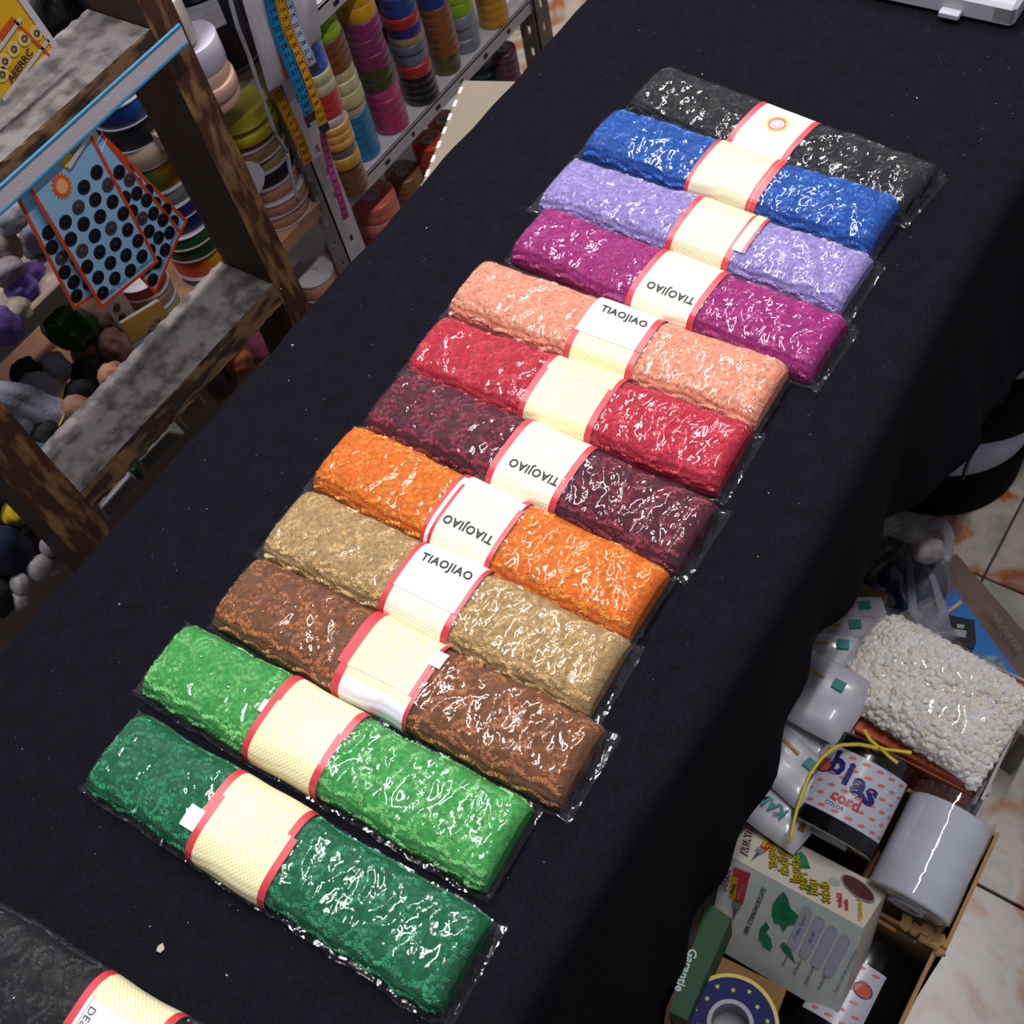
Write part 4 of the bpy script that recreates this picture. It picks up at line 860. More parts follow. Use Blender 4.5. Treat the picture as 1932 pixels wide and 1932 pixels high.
# ---- hanks of elastic, yarn and small parcels
def hank(name, label, a, c, y, r, col, cat='bundle', group=None, tie=None, flat=.75, lumps=1.0, gloss=.8, zoff=0):
    A, B = aty(*a, y), aty(*c, y); c0 = (A + B) / 2; t = thing(name, label, cat, c0, 0, group); A = A - c0; B = B - c0; n = 22; m_ = 26; sd = rng.uniform(0, 50)
    d = B - A; L_ = np.linalg.norm(d); d /= L_; up = np.cross(d, (0, 1, 0)); up /= np.linalg.norm(up); w = np.cross(d, up); P = []
    for i in range(n):
        u = i / (n - 1); e = max(1e-3, 1 - abs(2 * u - 1) ** 3.2) ** .5; row = []
        for j in range(m_):
            th = 2 * PI * j / m_; g = 1 + .07 * lumps * math.sin(th * 7 + 1.2 * math.sin(u * 5)) + .22 * lumps * mn.noise(Vector((u * 3.2, math.cos(th) * 1.3, math.sin(th) * 1.3 + sd)))
            row.append(A + d * L_ * (u * 1.0) + r * e * g * (math.cos(th) * up + flat * math.sin(th) * w))
        P.append(row)
    b = MB(); b.grid(P, closed=True); b.build('strands', mat('hank_%d_%d_%d' % col, col, gloss, bump=.6, bscale=220, var=.35, vscale=60, stretch=(1, 1, 1), col2=tuple(int(v * .7) for v in col)), t, True)
    if tie:
        u = .68; b = MB(); an = np.linspace(0, 2 * PI, 25)[:-1]; e = (1 - abs(2 * u - 1) ** 3.2) ** .5
        P = [A + d * L_ * u + r * e * 1.10 * (math.cos(x) * up + flat * math.sin(x) * w) for x in an]; P.append(P[0]); b.tube(P, .0012, 6); b.build('tie', mat('tie_%d_%d_%d' % tie, tie, .5), t, True)
    return t
GY = 'yarn bundles on the beige board'
for lab, a, c, y, r, col in (
        ('light grey yarn bundle at the left edge on the beige board', (2, 388), (38, 428), 1.03, .019, (146, 144, 156)), ('slate yarn bundle touching the orange card corners', (38, 385), (66, 425), 1.06, .014, (98, 98, 116)),
        ('grey yarn bundle pushed beneath the snap cards', (52, 420), (84, 470), 1.05, .016, (112, 114, 128)), ('dark grey yarn bundle below the other greys', (58, 450), (92, 500), 1.06, .015, (84, 88, 102)),
        ('beige grey yarn bundle at the left edge of the board', (-8, 440), (28, 490), 1.04, .018, (138, 122, 118)), ('rosy grey bundle lying slanted at the left frame edge', (-12, 530), (42, 494), 1.02, .014, (132, 116, 124)),
        ('purple yarn bundle lying nearest to the snap cards', (40, 510), (80, 536), 1.035, .016, (100, 66, 142)), ('violet yarn bundle between the cream and purple ones', (18, 530), (62, 556), 1.02, .017, (108, 78, 158)),
        ('purple yarn bundle hanging over the board at the left frame edge', (-22, 590), (34, 640), 1.0, .017, (104, 70, 150)), ('cream yarn bundle at the right end of the board', (76, 540), (132, 552), 1.02, .018, (158, 148, 128)),
        ('cream yarn bundle between two purple ones at the board edge', (14, 572), (52, 606), 1.01, .016, (154, 142, 124))):
    hank('yarn_bundle', lab, a, c, y, r, col, group=GY)
GE = 'elastic bundles on the lower board'
for lab, a, c, y, r, col, tie in (
        ('long white elastic bundle with yellow tie pointing to the tread', (-30, 735), (150, 808), 1.00, .021, (164, 164, 180), (190, 160, 40)), ('white elastic bundle with yellow tie, second above', (40, 720), (128, 752), 1.02, .017, (158, 158, 172), (190, 160, 40)),
        ('short white bundle beside the black one', (78, 682), (126, 708), 1.04, .017, (160, 162, 176), None), ('white bundle below the long white ones at the left', (-10, 790), (60, 812), 1.0, .016, (150, 152, 168), None),
        ('black elastic bundle on the beige ones', (140, 690), (205, 732), 1.03, .020, (16, 15, 20), None), ('black elastic bundle pressed behind the lower tread', (128, 730), (200, 775), 1.0, .017, (15, 14, 18), None),
        ('black square elastic bundle above the white ones', (28, 690), (66, 715), 1.04, .016, (14, 13, 18), None), ('black bundle under the long white bundle', (58, 812), (140, 836), .99, .020, (13, 12, 16), None),
        ('skin coloured elastic bundle just under the green bag', (180, 590), (226, 628), 1.06, .020, (128, 92, 80), None), ('peach elastic bundle beside the card packet', (190, 638), (240, 668), 1.03, .018, (150, 108, 90), None),
        ('wide peach elastic bundle spread behind the tread', (140, 655), (250, 708), 1.05, .022, (154, 108, 86), None), ('peach elastic bundle in front of the black one', (190, 700), (240, 726), .99, .016, (176, 128, 102), None),
        ('peach elastic bundle lowest behind the tread', (120, 760), (190, 796), .985, .015, (160, 120, 100), None)):
    hank('elastic_bundle', lab, a, c, y, r, col, group=GE, tie=tie)
hank('green_packet', 'crumpled green and yellow film packet on the lower board', (88, 590), (172, 640), 1.05, .026, (24, 84, 26), 'packet', gloss=.15)
hank('teal_bundle', 'teal fabric bundle with yellow edge behind the left end of the tread', (62, 838), (112, 860), .985, .018, (8, 84, 86), lumps=.5)
hank('yellow_bundle', 'small yellow bundle under the teal one', (88, 866), (108, 868), .975, .011, (206, 172, 8), lumps=.5)
b = MB(); b.box((0, 0, 0), (.12, .004, .26)); o = b.build('dark_cloth_panel', mat('dark_green_cloth', (12, 44, 34), .9, var=.5, vscale=9), None); o.location = (.503, 1.15, .66); tag(o, 'dark green cloth hanging in the gap behind the snap cards', 'cloth')
hank('black_bag', 'shiny black bag lying on the upper tread', (70, 0), (185, 60), .975, .034, (20, 19, 24), 'bag', gloss=.15, lumps=.6)
G3 = 'bundles on the lowest board left of the ladder'
for lab, a, c, y, r, col in (
        ('bright blue bundle at the left frame edge above the navy one', (-20, 905), (16, 925), 1.03, .016, (16, 66, 150)), ('navy bundle resting on the yellow one', (-10, 925), (44, 958), 1.02, .020, (20, 26, 66)),
        ('yellow bundle lying under the navy bundle', (8, 962), (56, 972), 1.0, .016, (196, 168, 10)), ('taupe bundle left of the ladder stile', (0, 990), (44, 1004), 1.01, .018, (96, 78, 82)),
        ('brown grey bundle touching the ladder stile', (46, 985), (78, 1012), 1.03, .017, (88, 70, 74)), ('large navy fabric bundle at the left frame edge', (-30, 1015), (50, 1070), .99, .027, (18, 24, 58)),
        ('taupe bundle beside the white rolls', (54, 1030), (84, 1052), 1.0, .014, (104, 84, 88)), ('black bundle at the left frame edge near the table', (-30, 1110), (16, 1150), .98, .022, (13, 13, 18))):
    hank('fabric_bundle', lab, a, c, y, r, col, group=G3)
for k, (lab, a, c, r) in enumerate((('white rolled tape pack beside the ladder stile, highest one', (78, 1040), (112, 1022), .013), ('white rolled tape pack second down beside the taupe bundle', (54, 1086), (98, 1056), .015), ('white rolled tape pack third down near the table edge', (22, 1110), (52, 1096), .014), ('white rolled tape pack lowest at the table edge', (22, 1140), (50, 1122), .013), ('shiny white tape pack leaning on the foot of the ladder stile', (84, 1082), (128, 1048), .011))):
    hank('tape_pack', lab, a, c, .97, r, (176, 170, 172), 'tape pack', 'white tape packs', lumps=.35, gloss=.4)
# things glimpsed under the lower tread
GW = mat('glossy_white', (170, 164, 176), .3); 
def parcel(name, label, pts, y, th, m, cat, y2=None):
    P = np.array([aty(a, c, y) for a, c in pts]); c0 = P.mean(0); Q = P - c0; n = len(Q); b = MB(); v = np.vstack([Q, Q + [.3 * th, th, -.1 * th]])
    b.add(v, [tuple(range(n))[::-1], tuple(range(n, 2 * n))] + [(i, (i + 1) % n, n + (i + 1) % n, n + i) for i in range(n)]); o = b.build(name, m); o.location = c0; tag(o, label, cat); md = o.modifiers.new('soft_edges', 'BEVEL'); md.width = min(.003, th * .2); md.segments = 2; return o
parcel('paper_box', 'small white box with yellow print under the lower tread', [(333, 782), (370, 735), (392, 765), (356, 812)], .97, .05, mat('box_cream', (184, 168, 164), .5, var=.7, vscale=22, col2=(206, 160, 60)), 'box')
parcel('white_parcel', 'white plastic parcel under the middle of the lower tread', [(262, 868), (316, 812), (352, 818), (276, 900)], .97, .05, mat('parcel_grey', (150, 150, 146), .5, bump=.5, bscale=20), 'parcel')
parcel('green_parcel', 'small green packet between two white parcels', [(248, 890), (258, 882), (276, 902), (268, 910)], .965, .03, mat('packet_green', (10, 72, 48), .5), 'packet')
parcel('white_parcel', 'white glossy parcel at the foot of the left ladder stile', [(190, 960), (246, 896), (272, 908), (206, 984)], .965, .05, GW, 'parcel')
for k, (lab, a, c, col, y) in enumerate((('dusty pink fabric bundle under the right end of the tread', (425, 700), (470, 640), (140, 82, 92), 1.03), ('mauve fabric bundle lowest under the tread', (395, 740), (440, 705), (96, 70, 74), 1.03), ('magenta fabric bundle beside the right stile', (462, 668), (505, 640), (150, 72, 100), 1.02), ('dark olive fabric bundle behind the pink ones', (400, 690), (440, 650), (46, 40, 30), 1.06), ('orange brown fabric bundle near the table edge', (430, 690), (470, 668), (150, 84, 50), 1.01), ('mauve fabric bundle tucked under the stile', (470, 620), (510, 590), (100, 66, 74), 1.05))):
    hank('fabric_bundle', lab, a, c, y, .022, col, group='fabric bundles under the tread')
# ================================================================== RIGHT: FLOOR GOODS BESIDE THE TABLE
CARD = mat('cardboard', (150, 112, 72), .85, bump=.3, bscale=160, var=.4, vscale=18, col2=(122, 88, 56)); CARDE = mat('cardboard_edge', (178, 138, 92), .9, bump=.8, bscale=500)
def open_box(name, label, x0, x1, y0, y1, h, th=.004, sides='xXyY', z0=.001, m=None, me=None):
    t = thing(name, label, 'box', ((x0 + x1) / 2, (y0 + y1) / 2, z0)); cx, cy = (x0 + x1) / 2, (y0 + y1) / 2; w, d = x1 - x0, y1 - y0
    hs = dict(x=h, X=h, y=h, Y=h) if np.isscalar(h) else h
    b = MB(); b.box((0, 0, th / 2), (w, d, th)); b.build('base', m or CARD, t)
    for s_ in 'xXyY':
        if s_ not in sides: continue
        hh = hs[s_]; n = 14; b = MB()
        for i in range(n):
            u0, u1 = -.5 + i / n, -.5 + (i + 1) / n; e0 = .003 * mn.noise(Vector((u0 * 9, ord(s_), x0 * 50))); e1 = .003 * mn.noise(Vector((u1 * 9, ord(s_), x0 * 50)))
            if s_ in 'xX':
                X = (-w / 2 if s_ == 'x' else w / 2 - th); P = [(X, u0 * d, 0), (X + th, u0 * d, 0), (X + th, u1 * d, 0), (X, u1 * d, 0)]
            else:
                Y = (-d / 2 if s_ == 'y' else d / 2 - th); P = [(u0 * w, Y, 0), (u1 * w, Y, 0), (u1 * w, Y + th, 0), (u0 * w, Y + th, 0)]
            E = [e0, e0, e1, e1] if s_ in 'xX' else [e0, e1, e1, e0]
            b.add(P + [(p[0], p[1], hh + e) for p, e in zip(P, E)], [(3, 2, 1, 0), (4, 5, 6, 7), (0, 1, 5, 4), (1, 2, 6, 5), (2, 3, 7, 6), (3, 0, 4, 7)], [0, 1, 0, 0, 0, 0])
        b.build('panel', [m or CARD, me or CARDE], t)
    return t
open_box('cardboard_box', 'open brown cardboard box holding the black and white spools', .346, .480, -.040, .160, dict(x=.225, X=.236, y=.238, Y=.25))
open_box('cardboard_box', 'lower brown cardboard box under the glue carton and black spool', .150, .345, -.033, .165, dict(x=.20, X=.215, y=.232, Y=.22))
b = MB(); b.box((0, 0, 0), (.085, .090, .003)); o = b.build('cardboard_flap', CARD); o.location = (.192, .118, .192); o.rotation_euler = (0, -.12, .1); tag(o, 'folded brown flap of the lower box below the glue carton', 'cardboard')
# torn flap where the two boxes meet
b = MB()
for i in range(9):
    u = i / 9; b.box((.352 - .012 * rng.random(), -.042 + .003 * rng.normal() + .045 * (1 - u), .248 - .006 * i * .3), (.012, .010, .004), R=frame((rng.normal(1, .3), rng.normal(0, .3), rng.normal(-.4, .2)), (.2, .1, 1)))
tag(b.build('torn_flap', CARDE, loc=(.35, -.02, .24)), 'torn crumpled cardboard flap between the two brown boxes', 'cardboard')

# --- lying spools
BLK = mat('black_tape_gloss', (16, 16, 20), .22, bump=.25, bscale=50, stretch=(1, 1, 1), coat=.4); LAB = mat('label_white', (196, 198, 210), .3); BLU = mat('label_blue', (36, 34, 110), .4); REDL = mat('label_red', (188, 62, 66), .4); ORL = mat('label_orange', (206, 122, 98), .45); ENDP = mat('end_card', (152, 146, 130), .6, var=.4, vscale=40)
def lying_spool(name, label, near, far, R, full_label=(.22, .80), lab_span=(-1.35, 1.2), matl=BLK, core=True, words=True, big=None):
    """cylinder from near end to far end; label angles measured from straight up"""
    A, B = np.array(near, float), np.array(far, float); d = B - A; L_ = np.linalg.norm(d); d /= L_
    F = frame(d, (0, 0, 1)); Rz = np.stack([F[:, 1], F[:, 2], F[:, 0]], 1)          # local z = axis, local y = up, local x = left
    t = thing(name, label, 'spool', A, R=Rz)
    b = MB(); b.lathe([(R * .42, .001), (R * .97, 0), (R, .003), (R, L_ * .5), (R, L_ - .003), (R * .97, L_), (.0005, L_)], 56); b.build('tape_body', matl, t, True)
    b = MB(); b.lathe([(R * .40, .0012), (R * .97, -.0008), (R * .97, .0006), (R * .40, .0024)], 40); b.build('end_disc', ENDP, t)
    b = MB(); b.lathe([(R * .33, -.004), (R * .43, -.004), (R * .43, .02), (R * .33, .02), (R * .33, -.004)], 32); b.lathe([(R * .33, .02), (.0005, .0205)], 24, 1); b.build('core', [CORE, HOLE], t)
    if words:
        rr = R + .0005; z0, z1 = L_ * full_label[0], L_ * full_label[1]
        def pt(a, z, k=0): a = np.asarray(a); return np.stack([-(rr + k) * np.sin(a), (rr + k) * np.cos(a), np.asarray(z) + 0 * a], -1)     # a>0 : towards the right (-y world)
        an = np.linspace(*lab_span, 40); b = MB(); b.grid([pt(an, np.full(40, z0)), pt(an, np.full(40, z1))]); lb = b.build('paper_label', LAB, t)
        def word(s_, size, a0, z, m, nm, **k):
            v, f = text_mesh(s_, size, **k); b = MB(); b.add(pt(a0 + v[:, 0] / rr, z + v[:, 1], .0004), f); b.build(nm, m, lb)
        def oval(a0, z, w, h, m, nm, k=.0002):
            q = np.linspace(0, 2 * PI, 17)[:-1]; b = MB(); b.add(pt(-(a0 + w * np.cos(q) / rr), z + h * np.sin(q), k), [tuple(range(16))]); return b
        b = MB()
        for i in range(6):
            for j in range(9):
                a0 = lab_span[0] + .12 + j * .31 + (.0 if i % 2 else .15); z = z0 + (z1 - z0) * (.08 + .168 * i)
                if a0 > lab_span[1] - .1: continue
                q = np.linspace(0, 2 * PI, 15)[:-1]; b.add(pt((a0 + .0042 * np.cos(q) / rr), z + .0018 * np.sin(q) + .0008 * np.cos(q), .0002), [tuple(range(14))])
        b.build('oval_print', ORL, lb)
        if big is not None:
            a0 = big; zc = (z0 + z1) / 2
            for dx_, ch, dz in ((-.0225, 'b', .009), (-.0085, 'i', .004), (.0055, 'a', -.0005), (.0195, 's', -.0035)): word(ch, .033, a0 + dx_ / rr, zc + dz + .007, BLU, 'lettering', bold=.0014)
            word('cord', .016, a0 + .004, zc - .0135, REDL, 'lettering', bold=.0005); word('COLOR', .0058, a0 - .16, zc - .023, INK, 'lettering')
            pass
        if True:
            a0 = big if big is not None else 1.0; zc = (z0 + z1) / 2; q = np.linspace(0, 2 * PI, 25)[:-1]
            for (w, h, m, k) in ((.0105, .0078, BLU, .0003), (.0088, .0064, mat('logo_orange', (206, 84, 52), .4), .0006)):
                b = MB(); b.add(pt((a0 - .80 + w * np.cos(q) / rr), zc + .010 + h * np.sin(q), k), [tuple(range(24))]); b.build('oval_logo', m, lb)
    return t
lying_spool('bias_tape_spool', 'black bias cord spool with white label, lying in the upper cardboard box', (.378, .103, .274), (.476, .103, .297), .0470, (.17, .83), (-1.25, 1.30), big=.05)
lying_spool('bias_tape_spool', 'partly hidden black bias cord spool lying under the glue carton', (.185, .024, .140), (.335, .022, .150), .050, (.34, .80), (-.75, .50))
# white thread spool
WTH = mat('white_thread', (206, 210, 220), .6, bump=.3, bscale=240, stretch=(1, 1, 8), coat=.05, var=.12, vscale=6)
t = lying_spool('white_thread_spool', 'big white thread spool wrapped in clear film, lying beside the black spool', (.358, .010, .268), (.460, .010, .280), .0415, matl=WTH, words=False)
b = MB(); n = 44; rws = []
for k in range(26):
    z = -.004 + k * .0048; row = []
    for j in range(n):
        a = 2 * PI * j / n; r_ = .0425 + .0016 * abs(mn.noise(Vector((math.cos(a) * 1.6, math.sin(a) * 1.6, z * 26)))) - (.010 if k == 0 else 0); row.append((r_ * math.cos(a), r_ * math.sin(a), z))
    rws.append(row)
b.grid(rws, closed=True); b.build('film_wrap', film_mat('spool_film', haze=.04, bump=.2, scale=40, gl=1.6), t, True)

# --- glue carton
A, B_, C_, D_, E_, F_ = [np.array(v) for v in ([.3072, .1839, .2845], [.3066, .0351, .3003], [.361, .0315, .2688], [.3616, .1803, .253], [.24, .0233, .1867], [.2406, .1721, .1709])]
gux = (B_ - A); GW_ = np.linalg.norm(gux); gux /= GW_; gdn = F_ - A; gdn -= gux * (gdn @ gux); GH = np.linalg.norm(gdn); gdn /= GH; gnr = np.cross(gux, -gdn) ; gbk = D_ - A; gbk -= gux * (gbk @ gux); GD = np.linalg.norm(gbk); gbk /= GD
gnr = gnr if gnr @ (-gbk) > 0 else -gnr           # outward normal of the map face
PALE = mat('carton_pale', (214, 220, 214), .5, var=.25, vscale=60, col2=(168, 182, 176)); CREAM = mat('carton_cream', (214, 206, 190), .5); GRN = mat('carton_green', (14, 118, 78), .5, var=.5, vscale=60, col2=(70, 150, 118)); GOLD = mat('carton_gold', (196, 168, 30), .4); PUR = mat('carton_oval', (86, 50, 56), .4)
gc = thing('glue_carton', 'white and green super glue carton with world map lying tilted on the boxes', 'carton', A)
def gp(u, v, k, face=0):
    """face 0: map face, u right v down; face 1: cream face, u right v back"""
    u = np.asarray(u, float)[..., None]; v = np.asarray(v, float)[..., None]; k = np.asarray(k, float)[..., None]
    return gux * u + gdn * v + gnr * k if face == 0 else gux * u + gbk * v - gdn * k
b = MB(); nn = 9; 
def gface(mb, fn, W_, H_, mi):
    u, v = np.meshgrid(np.linspace(0, 1, nn), np.linspace(0, 1, nn), indexing='ij'); bul = .0014 * np.sin(PI * u) * np.sin(PI * v); mb.grid(fn(u * W_, v * H_, bul), mi)
gface(b, lambda u, v, k: gp(u, v, k, 0), GW_, GH, 0); gface(b, lambda u, v, k: gp(u, v, k, 1), GW_, GD, 1)
gface(b, lambda u, v, k: gp(u, v, 0, 0) * 1.0 + (gbk * GD) - gnr * 0 + gbk * np.asarray(k)[..., None], GW_, GH, 0)
for uu, sg in ((0, -1), (GW_, 1)):
    gface(b, lambda u, v, k: gux * uu + gdn * np.asarray(u)[..., None] + gbk * np.asarray(v)[..., None] + gux * sg * np.asarray(k)[..., None], GH, GD, 1)
gface(b, lambda u, v, k: gp(u, v, 0, 1) + gdn * GH + gdn * np.asarray(k)[..., None], GW_, GD, 0)
b.build('carton_body', [PALE, CREAM], gc)
def gpoly(name, pts, m, face=0, k=.0018, W_=None, H_=None):
    P = np.array(pts, float); b = MB(); b.add(gp(P[:, 0], P[:, 1], np.full(len(P), k), face), [tuple(range(len(P)))]); return b.build(name, m, gc)
def gtext(s_, size, u, v, m, face=0, ang=0, k=.0022, nm='lettering', **kw):
    vv, f = text_mesh(s_, size, **kw); c, s__ = math.cos(ang), math.sin(ang); x = vv[:, 0] * c - vv[:, 1] * s__; y = vv[:, 0] * s__ + vv[:, 1] * c
    b = MB(); b.add(gp(u + x, v - y, np.full(len(x), k), face), f); b.build(nm, m, gc)
H90 = PI / 2 - .12
# map face
gpoly('glue_tube_print', [(.012, .010), (.031, .006), (.030, .052), (.020, .053)], REDL, k=.0020); gpoly('tube_label', [(.012, .022), (.019, .021), (.021, .050), (.014, .050)], GOLD, k=.0023); gpoly('tube_cap', [(.018, .054), (.029, .054), (.028, .062), (.019, .062)], mat('cap_grey', (120, 136, 140), .4), k=.0020); gpoly('nozzle', [(.021, .062), (.026, .062), (.0235, .082)], mat('nozzle_grey', (80, 96, 100), .4), k=.0020)
gtext('JINSIN', .0056, .0170, .037, INK, ang=H90, k=.0028, bold=.0001); gtext('SUPER GLUE', .0044, .0253, .036, mat('print_pink', (222, 160, 160), .4), ang=H90, k=.0028)
gtext('ALFA', .0125, .0055, .032, mat('alfa_outline', (60, 24, 36), .4), ang=H90 + .1, bold=.0009, k=.0021); gtext('ALFA', .0125, .0055, .032, mat('alfa_fill', (216, 190, 196), .4), ang=H90 + .1, bold=.00005, k=.0026)
gtext('100% CYANOACRYLATE', .0066, .044, .052, INK, ang=H90, bold=.00016, space=1.06)
gpoly('map_print', [(.068, .006), (.074, .012), (.078, .022), (.088, .026), (.086, .040), (.080, .046), (.077, .058), (.072, .050), (.066, .052), (.062, .044), (.060, .030), (.063, .018)], GRN, k=.0021)
gpoly('map_print', [(.058, .056), (.063, .062), (.060, .070), (.066, .074), (.070, .084), (.069, .092), (.061, .091), (.054, .084), (.053, .070)], GRN, k=.0021); gpoly('map_print', [(.080, .070), (.087, .072), (.092, .080), (.097, .089), (.090, .086), (.082, .082), (.077, .077)], GRN, k=.0021)
for i, s_ in enumerate(('12 Tubes, 3 grams', 'AG 502', '', '')):
    u0 = .092 + i * .0138; v0 = .006 + .003 * i; P = []
    for q in np.linspace(0, 2 * PI, 21)[:-1]:
        cx = .0052 * (1 if math.cos(q) > 0 else -1) * abs(math.cos(q)) ** .5; cy = .031 * (1 if math.sin(q) > 0 else -1) * abs(math.sin(q)) ** .35; P.append((u0 + cx - cy * .12, v0 + .036 + cy))
    gpoly('field_outline', [((p[0] - u0) * 1.06 + u0, (p[1] - v0 - .036) * 1.012 + v0 + .036) for p in P], INKG, k=.0021); gpoly('field', P, mat('field_lilac', (186, 184, 200), .5), k=.0024)
    if s_: gtext(s_, .0052, u0, v0 + .034, mat('ink_blue2', (70, 90, 150), .5), ang=H90, k=.0028)
    gtext(['Gummi', 'Art Number', 'Quality Control', 'Produce Date'][i], .0050, u0 - .0065, v0 + .088 - .004 * i, INK, ang=H90)
gtext('Quality 1 year after production date', .0046, .1455, .062, mat('ink_teal', (60, 110, 130), .5), ang=H90)
# cream face (u right, v back)
gtext('EASY ALFA', .0105, .009, GD * .52, mat('alfa_outline', (60, 24, 36), .4), 1, H90 - .2, bold=.0006, k=.0021); gtext('EASY ALFA', .0105, .009, GD * .52, mat('alfa_fill', (216, 190, 196), .4), 1, H90 - .2, k=.0026)
def g1(pts): return [(u, v) for u, v in pts]
gpoly('glue_tube_print', g1([(.022, .050), (.036, .054), (.032, .028), (.024, .030)]), REDL, 1, .0020); gpoly('tube_label', g1([(.0225, .046), (.0275, .047), (.0275, .032), (.0245, .032)]), GOLD, 1, .0023); gpoly('tube_cap', g1([(.022, .028), (.032, .027), (.030, .020), (.023, .021)]), mat('cap_grey', (120, 136, 140), .4), 1, .0020); gpoly('nozzle', g1([(.025, .020), (.029, .020), (.026, .006)]), mat('nozzle_grey', (80, 96, 100), .4), 1, .0020)
gpoly('map_print', g1([(.060, .052), (.068, .048), (.078, .036), (.070, .030), (.062, .034), (.056, .042)]), GRN, 1, .0020); gpoly('map_print', g1([(.078, .012), (.088, .016), (.096, .010), (.086, .006)]), GRN, 1, .0020)
for i, (s_, u0, v0, sz) in enumerate((('Super', .040, .025, .014), ('Einfach', .052, .028, .014), ('Schnell', .066, .026, .014), ('Fest', .079, .016, .014), ('und', .090, .015, .014), ('dicht', .102, .017, .014))):
    gtext(s_, sz, u0, v0, mat('gold_shadow', (84, 70, 10), .4), 1, H90 - .35, bold=.0007, k=.0022); gtext(s_, sz, u0, v0, GOLD, 1, H90 - .35, bold=.0002, k=.0027)
gtext('Kleber', .007, .118, .016, REDL, 1, H90 - .3, bold=.0003); gtext('ohne', .007, .125, .015, REDL, 1, H90 - .3, bold=.0003); gtext('Loesung', .008, .138, .018, GOLD, 1, H90 - .3, bold=.0003)
q = np.linspace(0, 2 * PI, 33)[:-1]
gpoly('oval_border', [(.126 + .0195 * math.cos(a), .043 + .0112 * math.sin(a) - .005 * math.cos(a)) for a in q], mat('oval_rim', (140, 134, 136), .4), 1, .0020); gpoly('oval_seal', [(.126 + .0175 * math.cos(a), .043 + .0095 * math.sin(a) - .0045 * math.cos(a)) for a in q], PUR, 1, .0024)
gpoly('round_seal', [(.104 + .006 * math.cos(a), .036 + .0055 * math.sin(a)) for a in q], mat('seal_grey', (178, 178, 170), .5), 1, .0020)

# green carton standing between cloth and glue carton
GPAT = mat('green_carton', (8, 76, 34), .6, var=.2, vscale=20)
P = np.array([at(1262, 1908, .30), at(1296, 1925, .30), at(1380, 1732, .305), at(1336, 1703, .305)]); c0 = P.mean(0); Q = P - c0
t = thing('green_carton', 'narrow dark green carton with torn white lettering against the black skirt', 'carton', c0); b = MB(); b.hexa([*(Q - [0, 0, .07]), *Q]); b.build('carton_body', GPAT, t)
d_ = Q[3] - Q[0]; put = MB(); put_text(put, 'Garantie', .012, Q[0] * .62 + Q[3] * .38 + np.array([0, -.002, 0]), -d_, np.cross((0, 0, 1), -d_), lift=.0006, bold=.0003); put.build('lettering', mat('print_pale_green', (190, 214, 206), .5), t)
# round blue ribbon disc with stars
dc = at(1378, 1932, .262); dt = thing('blue_star_spool', 'round blue spool disc with yellow rim and yellow stars at the bottom edge', 'spool', dc, .3)
DB = mat('disc_blue', (26, 28, 96), .6, spec=.25); DY = mat('disc_yellow', (206, 184, 20), .4); R = .0465
b = MB(); b.lathe([(.0225, -.001), (R - .0035, -.001), (R - .0035, .0010), (.0225, .0010)], 56); b.build('disc', DB, dt)
b = MB(); b.lathe([(R - .0037, -.0014), (R, -.0014), (R, .0014), (R - .0037, .0014), (R - .0037, -.0014)], 56); b.build('rim', DY, dt)
b = MB(); b.lathe([(.0185, .0016), (.0225, .0016), (.0225, -.045), (.0185, -.045), (.0185, .0016)], 40); b.lathe([(.0185, -.044), (.0004, -.0435)], 30); b.build('core', mat('core_grey', (170, 166, 176), .5), dt)
b = MB(); b.lathe([(.0225, -.040), (R - .006, -.040), (R - .006, -.0014), (.0225, -.0014)], 48); b.build('ribbon', mat('grey_ribbon', (120, 116, 124), .5), dt, True)
b = MB(); b.lathe([(.0225, -.0425), (R, -.0425), (R, -.040), (.0225, -.040)], 48); b.build('lower_disc', DY, dt)
star = [((.0028 if i % 2 == 0 else .0012) * math.cos(PI / 2 + i * PI / 5), (.0028 if i % 2 == 0 else .0012) * math.sin(PI / 2 + i * PI / 5)) for i in range(10)]
for i in range(14):
    a = i * 2 * PI / 14 + .1; r_ = .0355 if i % 2 else .0310; R2 = np.array([[math.cos(a), -math.sin(a), 0], [math.sin(a), math.cos(a), 0], [0, 0, 1]]); b = MB(); b.prism(star, .0010, .0016, R=R2, c=(r_ * math.cos(a), r_ * math.sin(a), 0)); b.build('star', DY, dt)
v, f = text_mesh('Color', .012, bold=.0005); a = 2.55 + v[:, 0] / .029; b = MB(); rr = .029 + v[:, 1] * 1; b.add(np.stack([rr * np.cos(-a), rr * np.sin(-a), np.full(len(v), .0016)], 1), f); b.build('lettering', DY, dt)

# --- orange box with the bag of white beads
XO = (.515, .622, -.002, .146)
OB = mat('orange_box', (214, 96, 56), .45, var=.25, vscale=14, col2=(150, 52, 30)); t = thing('orange_box', 'orange box lettered Electricals under the bag of white beads', 'box', (.4885, .072, .003))
b = MB(); b.box((.066, 0, .147), (.132, .146, .294), ch=.0015); b.build('carton_body', OB, t)
b = MB(); put_text(b, 'Electricals', .027, (-.0005, -.008, .262), (0, -1, 0), (0, 0, 1), lift=.0008, bold=.0006); b.build('lettering', mat('ink_brown', (54, 22, 20), .5), t)
b = MB(); b.box((-.0006, 0, .280), (.0008, .146, .003)); b.build('white_line', mat('line_pale', (214, 170, 150), .5), t)
b = MB(); 
for yy, w in ((.010, .024), (-.028, .018)): b.box((-.0006, yy, .185), (.0008, w, .014), ch=.0002)
b.build('flourish', mat('line_pale', (214, 170, 150), .5), t)
